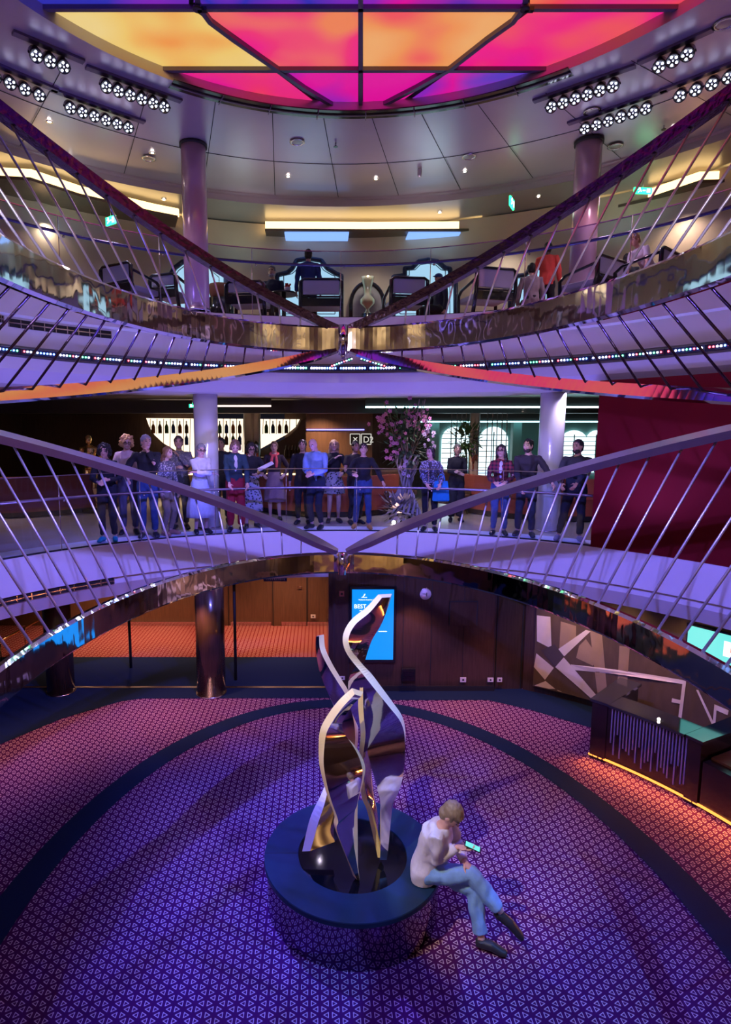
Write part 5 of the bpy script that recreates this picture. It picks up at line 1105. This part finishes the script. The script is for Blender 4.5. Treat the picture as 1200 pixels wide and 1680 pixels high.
def leafy(mb, c, r, n, m, rnd, L=.10):
    for _ in range(n):
        d = V3((rnd.gauss(0, 1), rnd.gauss(0, 1), rnd.gauss(0, 1))).normalized(); p = c+d*r*rnd.uniform(.3, 1); t = (d+V3((0, 0, rnd.uniform(-.3, .6)))).normalized(); s = t.cross(V3((0, 0, 1))).normalized()*L*.22; q = p+t*L*rnd.uniform(.6, 1.2)
        mb.face([p, p.lerp(q, .45)+s, q, p.lerp(q, .45)-s], m)
rnd = random.Random(11)
e = empty('potted_plant', (at(765, 740, 14.2).x, 14.2, D2), 0, 'leafy green potted plant in front of the arched windows', 'plant')
mb = MB(); mb.lathe((0, 0, 0), [(.001, 0), (.16, 0), (.22, .5), (.20, .5), (.001, .46)], M_black, 20); mb.build('pot', M_black, e); mb = MB(); mb.tube([(0, 0, .4), (.03, 0, 1.1), (0, .02, 1.5)], .02, M_wood, 6); mb.build('stem', M_wood, e)
mb = MB(); leafy(mb, V3((0, 0, 1.65)), .42, 260, M_leaf, rnd, .16); mb.build('foliage', M_leaf, e, norm=False)['kind'] = 'stuff'
# curved red banquettes
M_sofa = mat('brick red upholstery', (.36, .07, .04), .7, 0, var=.12)
def sofa(cx, cy, R, a0, a1, lab, m):
    e = empty('curved_banquette', (cx, cy, D2), 0, lab, 'sofa'); n = 26
    def pr(r, d, z): t = math.radians(d); return V3((r*math.sin(t), r*math.cos(t), z))
    def sol(r0, r1, z0, z1, nm, mm):
        mb = MB(); mb.sweep([[pr(r0, a0+(a1-a0)*i/n, z0), pr(r1, a0+(a1-a0)*i/n, z0), pr(r1, a0+(a1-a0)*i/n, z1), pr(r0, a0+(a1-a0)*i/n, z1)] for i in range(n+1)], mm); mb.build(nm, mm, e)
    sol(R+.05, R+.6, .02, .12, 'plinth', M_matte); sol(R, R+.62, .12, .45, 'seat', m); sol(R+.48, R+.66, .45, .86, 'backrest', m)
sofa(-7.2, 14.6, 1.8, 60, 230, 'large curved red brown banquette at the far left of the middle deck', mat('brown red upholstery', (.20, .05, .035), .7)); sofa(5.3, 13.9, 1.5, 90, 290, 'curved orange red banquette behind the plaid shirt', M_sofa); sofa(.2, 14.2, 1.1, 100, 260, 'low curved red banquette behind the bald person', M_sofa)
for i, (x, Y, m, lab) in enumerate(((-3.6, 14.3, M_wood, 'dark lounge chair at the left behind the blond curly hair'), (1.7, 13.2, M_wood2, 'tan lounge chair right behind the flowers'), (2.9, 13.1, M_wood2, 'brown lounge chair behind the black coat'))):
    e = empty('lounge_chair', (x, Y, D2), .3*i, lab, 'chair'); mb = MB(); mb.box((0, 0, .34), (.62, .6, .2), m, bev=.04); mb.build('seat', m, e); mb = MB(); mb.box((0, .26, .68), (.62, .12, .55), m, bev=.04); mb.build('backrest', m, e)
    for sx in (-1, 1):
        mb = MB(); mb.box((sx*.33, 0, .48), (.08, .56, .1), m, bev=.02); mb.build('armrest', m, e)
        for sy in (-1, 1): mb = MB(); mb.tube([(sx*.26, sy*.24, 0), (sx*.25, sy*.22, .25)], .02, M_matte, 6); mb.build('leg', M_matte, e)
# gilded standing figure at the left
e = empty('gilded_statue', (at(148, 760, 13.4).x, 13.4, D2), 0, 'slim gilded standing figure on a low base at the left, behind the curly black hair', 'statue')
J = stand(handR=(-.1, -.22, 1.2), handL=(.12, -.2, 1.15)); mb = MB()
mb.tube([J['pelvis'], J['waist'], J['chest'], J['shc'], J['neck']], [.13, .11, .14, .13, .05], None, 14); mb.ball(J['head'], (.075, .09, .11), None, 16)
for q in 'LR':
    mb.tube([J['shc'], J['sh'+q], J['el'+q], J['wr'+q]], [.05, .055, .04, .03]); mb.tube([J['hipj'+q], J['kn'+q], J['an'+q], J['toe'+q]], [.09, .06, .04, .03])
me = remesh(mb, .016, 2); me.materials.append(M_gold); o = mesh_obj('figure', me, e); o.scale = (.96,)*3; o.location.z = .08
mb = MB(); mb.cyl((0, 0, 0), .28, .09, M_black, 24); mb.build('base', M_black, e)
# ---- flower arrangement
FY = 11.95; fx = at(668, 780, FY).x; e = empty('flower_arrangement', (fx, FY, D2), 0, 'tall arrangement of pink orchids, dried twigs and leaves in a tall glass and driftwood stand', 'flower arrangement')
M_twig = mat('dried twig', (.30, .20, .14), .8, 0, var=.3); M_orch = mat('pink orchid petal', (.62, .20, .36), .5, 0, var=.3, scale=20); M_orchl = mat('pale lilac petal', (.62, .45, .62), .5, 0, var=.2, scale=20); M_drift = mat('pale grey driftwood', (.40, .34, .32), .7, 0, var=.3, scale=12, bump=.5)
mb = MB(); mb.lathe((0, 0, 0), [(.001, 0), (.20, 0), (.20, .05), (.12, .08), (.11, 1.05), (.17, 1.12), (.16, 1.12), (.10, 1.05), (.001, 1.0)], M_glass, 24); mb.build('glass_vase', M_glass, e)
mb = MB(); mb.cyl((0, 0, 0), .34, .06, M_black, 28); mb.build('base', M_black, e)
for k in range(13):
    a = k*2*PI/13+.2; pts = []
    for q in range(9):
        z = .04+1.3*q/8; r = .30-.20*math.sin(PI*q/9)+.05*math.sin(q*1.7+k); pts.append((r*math.cos(a+.22*q), r*math.sin(a+.22*q), z))
    mb = MB(); mb.tube(pts, [.030-.0015*q for q in range(9)], M_drift, 7); mb.build('driftwood_branch', M_drift, e)
for k in range(16):
    a = rnd.uniform(0, 2*PI); s = rnd.uniform(.25, .62); H_ = rnd.uniform(1.75, 2.35) if k > 3 else 2.4; pts = [V3((0, 0, 1.0)), V3((math.cos(a)*s*.3, math.sin(a)*s*.3, 1.4)), V3((math.cos(a)*s*.7, math.sin(a)*s*.7, (H_+1.4)/2)), V3((math.cos(a)*s, math.sin(a)*s, H_))]
    mb = MB(); mb.tube(crom(pts, 4), .009, M_twig, 5); mb.build('twig', M_twig, e)
def orchid(mb, c, r, m):
    ax = V3((rnd.uniform(-.6, .6), -1, rnd.uniform(-.2, .5))).normalized(); u_ = ax.cross(V3((0, 0, 1))).normalized(); v_ = ax.cross(u_)
    for q in range(5):
        t = q*2*PI/5; d = u_*math.cos(t)+v_*math.sin(t); s = ax.cross(d)*r*.42; mb.face([c, c+d*r*.5+s, c+d*r+ax*r*.15, c+d*r*.5-s], m)
    mb.ball(c+ax*r*.15, r*.2, M_gold, 6)
for px, py, n_, m, spread in ((632, 695, 22, M_orch, .17), (676, 683, 26, M_orch, .16), (703, 716, 16, M_orchl, .15), (655, 715, 14, M_orch, .18), (664, 765, 12, M_orchl, .10), (640, 745, 8, M_orch, .12), (690, 700, 12, M_orch, .14)):
    p = at(px, py, FY-.15)-e.location; mb = MB()
    for _ in range(n_): orchid(mb, p+V3((rnd.gauss(0, spread*.6), rnd.gauss(0, spread*.5), rnd.gauss(0, spread*.8))), rnd.uniform(.035, .055), m)
    mb.build('orchid_spray', m, e, norm=False)['kind'] = 'stuff'
mb = MB(); leafy(mb, V3((0, 0, 1.55)), .50, 260, M_leafd, rnd, .18); leafy(mb, V3((-.05, 0, 1.9)), .40, 120, M_leaf, rnd, .16); mb.build('leaves', M_leafd, e, norm=False)['kind'] = 'stuff'
mb = MB(); leafy(mb, V3((-.15, -.1, .25)), .32, 160, M_drift, rnd, .22); mb.build('dried_leaves', M_drift, e, norm=False)['kind'] = 'stuff'
for x, y in ((676, 674), ): mb = MB(); p = at(x-8, y, FY)-e.location; mb.tube([(0, 0, 1.4), (p.x*.6, p.y, 1.9), p], [.01, .02, .03], mat('cream bud', (.75, .55, .42), .5), 8); mb.build('long_bud', MATS['cream bud'], e)
for i, (x, Y) in enumerate(((648, 12.2), (1060, 0))[:1]):
    mb = MB(); mb.ball((0, 0, .04), .04, M_lamp, 8); o = mb.build('floor_spotlight', M_lamp); o.location = (at(649, 700, 11.5).x, 11.5, D2+.005); tag(o, 'small warm floor light at the foot of the flower arrangement', 'lamp')
spot('flower_uplight', (fx-.3, 11.4, D2+.1), (fx, 12, D2+2), 25, (1, .6, .4), 70)
e = empty('tote_bag', at(724, 802, 10.55), -.2, 'turquoise cloth bag held against the rail by the person in the speckled lavender cardigan', 'bag')
M_bag = mat('turquoise cloth', (.02, .36, .62), .6, 0, var=.15, scale=14)
mb = MB(); mb.sweep([[V3((x*w_, y*d_, z)) for x, y in ((-1, -.6), (-.6, -1), (.6, -1), (1, -.6), (1, .6), (.6, 1), (-.6, 1), (-1, .6))] for z, w_, d_ in ((-.22, .13, .03), (-.20, .15, .045), (-.05, .14, .05), (.10, .12, .03), (.14, .11, .015))], M_bag); mb.build('body', M_bag, e)
mb = MB(); mb.tube([(-.06, 0, .13), (-.05, 0, .22), (.0, 0, .26), (.05, 0, .22), (.06, 0, .13)], .009, M_bag, 6); mb.build('handle', M_bag, e)
# ================================================================ TOP DECK
M_mir = glow('pale mirror glass with painted glow', (.55, .85, .92), .85); M_fr = mat('navy window frame', (.015, .02, .07), .35, 0); M_mull = mat('grey blue mullion', (.25, .38, .45), .4)  # bright reflection of the mirrors put in as a glow of the glass
def framed(outline, lab, R=8.50):
    c = atr(sum(p[0] for p in outline)/len(outline), 500, R); e = empty('framed_mirror', c, 0, lab, 'mirror', 'framed mirrors on the cream wall')
    P = [atr(x, y, R-.02) for x, y in outline]; mb = MB(); n_ = (V3((OC[0], OC[1], c.z))-c).normalized()
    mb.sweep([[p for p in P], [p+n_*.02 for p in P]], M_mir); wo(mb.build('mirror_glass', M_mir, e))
    mb = MB()
    for i in range(len(P)):
        a, b = P[i]+n_*.03, P[(i+1) % len(P)]+n_*.03; mb.tube([a, b], .05, M_fr, 4)
    for p in P: mb.ball(p+n_*.03, .05, M_fr, 6)
    wo(mb.build('frame', M_fr, e))
    xs = [p.x for p in P]; zs = [p.z for p in P]; ctr = sum(P, V3())/len(P); mb = MB()
    Q = [ctr.lerp(p, .80)+n_*.035 for p in P]
    for i in range(len(Q)): mb.tube([Q[i], Q[(i+1) % len(Q)]], .010, M_mull, 4)
    wo(mb.build('inner_moulding', M_mull, e))
framed([(455, 530), (455, 452), (472, 448), (480, 441), (487, 428), (507, 425), (527, 428), (537, 441), (552, 450), (560, 453), (560, 530)], 'stepped framed mirror behind the person in the blue shirt')
framed([(646, 530), (646, 455), (665, 452), (665, 441), (677, 440), (687, 430), (703, 427), (719, 430), (730, 440), (739, 442), (739, 455), (748, 456), (748, 530)], 'arched stepped framed mirror behind the blue cap')
framed([(262, 530), (262, 456), (277, 456), (287, 440), (300, 430), (345, 430), (354, 440), (370, 454), (370, 530)], 'curved framed mirror behind the left mauve column')
framed([(838, 530), (838, 455), (862, 452), (873, 440), (886, 432), (905, 430), (905, 530)], 'curved framed mirror near the right mauve column')
# oval framed niche with crystal vase
e = empty('arched_niche', atr(603, 500, 8.46), 0, 'dark arched frame with a glass vase in the middle of the cream wall', 'niche')
pts = [atr(576+0, 530, 8.44)]+[atr(603-27*math.cos(t), 500-36*math.sin(t), 8.44) for t in (PI*q/14 for q in range(15))]+[atr(630, 530, 8.44)]
mb = MB(); mb.tube(pts, .045, M_black, 8); wo(mb.build('arch_frame', M_black, e)); mb = MB(); mb.sweep([pts, [p+V3((0, .03, 0)) for p in pts]], mat('grey niche wall', (.36, .34, .34), .5)); wo(mb.build('niche_panel', MATS['grey niche wall'], e))
p = atr(603, 519, 8.1); mb = MB(); mb.lathe((0, 0, 0), [(.001, 0), (.09, .0), (.05, .04), (.03, .10), (.15, .20), (.16, .28), (.07, .38), (.08, .50), (.12, .66), (.14, .74), (.13, .74), (.06, .5), (.001, .45)], M_gold, 20); o = mb.build('crystal_vase', mat('pale gold glass', (.75, .70, .45), .08, .6)); o.data.materials.clear(); o.data.materials.append(MATS['pale gold glass'])
o.location = (p.x, p.y, D3+.5); tag(o, 'tall pale gold glass vase standing in the dark arched frame', 'vase')
mb = MB(); mb.cyl((0, 0, 0), .12, .5, M_black, 20); o = mb.build('vase_plinth', M_black); o.location = (p.x, p.y, D3); tag(o, 'black round plinth under the pale gold vase', 'plinth')
M_bluep = glow('pale blue ceiling light panel', (.22, .42, 1.), 1.1)
for x0, x1, lab in ((468, 572, 'left'), (668, 752, 'right')):
    a, b = at(x0, 404, 13.1), at(x1, 404, 13.1); mb = MB(); mb.box((0, 0, 0), (b.x-a.x, .5, .03), M_bluep); o = mb.build('ceiling_light', M_bluep); o.location = ((a.x+b.x)/2, 13.15, 8.80); tag(o, 'pale blue square light in the ceiling before the cream wall, %s of centre' % lab, 'ceiling light')
# lounge chairs with dark frames
M_lil = mat('pale lilac upholstery', (.62, .56, .64), .6, 0, var=.06)
def chair3(lab, px, R, yaw, w_=.74, hb=.95):
    p = atr(px, 500, R); e = empty('lounge_armchair', (p.x, p.y, D3), math.radians(yaw), lab, 'chair', 'dark framed armchairs along the top deck rail')
    e.scale = (1, 1, .68); mb = MB(); mb.box((0, .02, .42), (w_-.1, .58, .14), M_lil, bev=.03); mb.build('seat_cushion', M_lil, e)
    mb = MB(); mb.sweep([[(x, -.30-.06*math.cos(x*2.5), z) for x, z in ((-w_/2+.07, z0), (w_/2-.07, z0))]+[(x, -.25-.06*math.cos(x*2.5), z0) for x in (w_/2-.07, -w_/2+.07)] for z0 in (.55, hb-.04)], M_lil) if False else mb.box((0, -.31, (.58+hb)/2), (w_-.14, .05, hb-.62), M_lil, bev=.015); mb.build('back_panel', M_lil, e)
    mb = MB(); s = w_/2-.03; mb.tube([(-s, -.24, .02), (-s, -.33, .5), (-s, -.33, hb-.06), (-s+.06, -.33, hb), (s-.06, -.33, hb), (s, -.33, hb-.06), (s, -.33, .5), (s, -.24, .02)], .034, M_black, 8); mb.tube([(-s, -.33, .55), (s, -.33, .55)], .028, M_black, 8); mb.box((0, -.31, .42), (w_-.1, .03, .2), M_black); mb.build('back_frame', M_black, e)
    for q in (-1, 1):
        mb = MB(); mb.tube([(q*s, -.32, .80), (q*s, -.1, .74), (q*s, .2, .66), (q*s, .30, .55), (q*s, .28, .02)], .030, M_black, 8); mb.build('armrest', M_black, e)
chair3('dark framed armchair far left on the top deck, behind the steel rods', 218, 6.25, -30); chair3('dark framed armchair just left of the left mauve column', 286, 6.25, -18, .55, .85)
chair3('low dark armchair right of the left mauve column', 410, 6.25, -8, .72, .85); chair3('dark framed armchair holding the person in the blue shirt', 527, 6.25, 0, .78, .98)
chair3('dark framed armchair right of the pale gold vase', 664, 6.25, 6, .70, .98); chair3('tall dark framed armchair right of the blue cap', 797, 6.25, 14, .78, 1.05); chair3('wide dark framed armchair right of the right mauve column', 968, 6.25, 34, .80, .95)
chair3('dark framed armchair beneath the person in the white T-shirt', 1056, 6.25, 40, .7, .9)
e = empty('cocktail_table', (at(466, 500, 11.7).x, 11.7, D3), 0, 'small dark table with red flowers left of the blue shirt', 'table'); mb = MB(); mb.cyl((0, 0, .60), .26, .03, M_black, 24); mb.build('tabletop', M_black, e); mb = MB(); mb.cyl((0, 0, 0), .04, .6, M_black, 12); mb.build('leg', M_black, e)
e2_ = empty('flower_pot', (at(472, 500, 11.65).x, 11.65, D3+.631), 0, 'small white pot of red flowers on the cocktail table', 'flowers'); mb = MB(); mb.cyl((0, 0, 0), .05, .09, M_pale, 12, .065); mb.build('pot', M_pale, e2_)
mb = MB(); M_rf = mat('red blossom', (.6, .02, .03), .6)
for k in range(9): mb.ball((.045*math.cos(k*2.4)*(k/9+.3), .045*math.sin(k*2.4)*(k/9+.3), .13+.02*math.sin(k)), .022, M_rf, 6)
mb.build('blossoms', M_rf, e2_)['kind'] = 'stuff'
mb = MB(); mb.lathe((0, 0, 0), [(.001, 0), (.17, 0), (.23, .18), (.20, .26), (.001, .26)], mat('terracotta pot', (.35, .14, .07), .6), 16); o = mb.build('terracotta_pot', MATS['terracotta pot']); o.location = (at(362, 500, 11.6).x, 11.6, D3+.5); 
tag(o, 'round terracotta bowl just right of the left mauve column', 'bowl'); mb = MB(); mb.cyl((0, 0, 0), .25, .5, M_black, 20); q = mb.build('bowl_stand', M_black); q.location = (o.location.x, 11.6, D3); tag(q, 'black stand under the terracotta bowl', 'stand')
TOP = 'people on the top deck'
def sit3(lab, px, pyh, Y, yaw, J, **kw):
    p = at(px, pyh, Y); hh = p.z-D3; top = J['head'].z+.12; loc = V3((p.x, Y, D3)); h = min(1.12, max(.86, hh/top)); return person(lab, loc, yaw, J, h=h, grp=TOP, vox=.014, **kw)
sit3('person in a dark blue shirt seen from behind, seated high in the central armchair', 506, 416, 11.45, 178, seated_pose(.78, lean=4), top=(.02, .05, .22), bottom=('trousers', BLK), hair=('short', (.012, .012, .02)))
sit3('person with a white beard and dark coat facing the rail, left of the central armchair', 447, 437, 12.3, -12, seated_pose(.56), top=(.015, .018, .06), bottom=('trousers', BLK), hair=('short', (.10, .10, .14)), beard=(.45, .45, .55))
sit3('person in a blue cap and dark clothes seated behind the tray of drinks', 722, 449, 12.2, -60, seated_pose(.50), top=(.015, .02, .05), bottom=('trousers', BLK), hair=('cap', (.02, .05, .30)))
sit3('person in a red orange top standing left of the right mauve column', 899, 418, 11.5, 150, stand(), top=(.75, .08, .05), bottom=('trousers', BLK), hair=('short', (.02, .015, .02)), skin='dark')
sit3('person in a tan shirt with black hair seen from behind, below the red orange top', 873, 459, 11.3, 175, seated_pose(.46, lean=8), top=(.34, .27, .26), bottom=('trousers', BLK), hair=('short', (.012, .012, .015)))
sit3('person in a white T-shirt leaning forward over the rail side, at the right', 1063, 388, 10.75, -75, stand(lean=38, nod=20), top=(.62, .55, .66), bottom=('trousers', BLK), hair=('fringe', (.30, .17, .08)), sleeve='short', skin='pink')
sit3('person in navy clothes seated left of the white T-shirt', 1031, 420, 11.0, 160, seated_pose(.55, lean=6), top=(.015, .02, .07), bottom=('trousers', BLK), hair=('short', (.012, .012, .015)))
bpy.data.scenes.remove(TS)
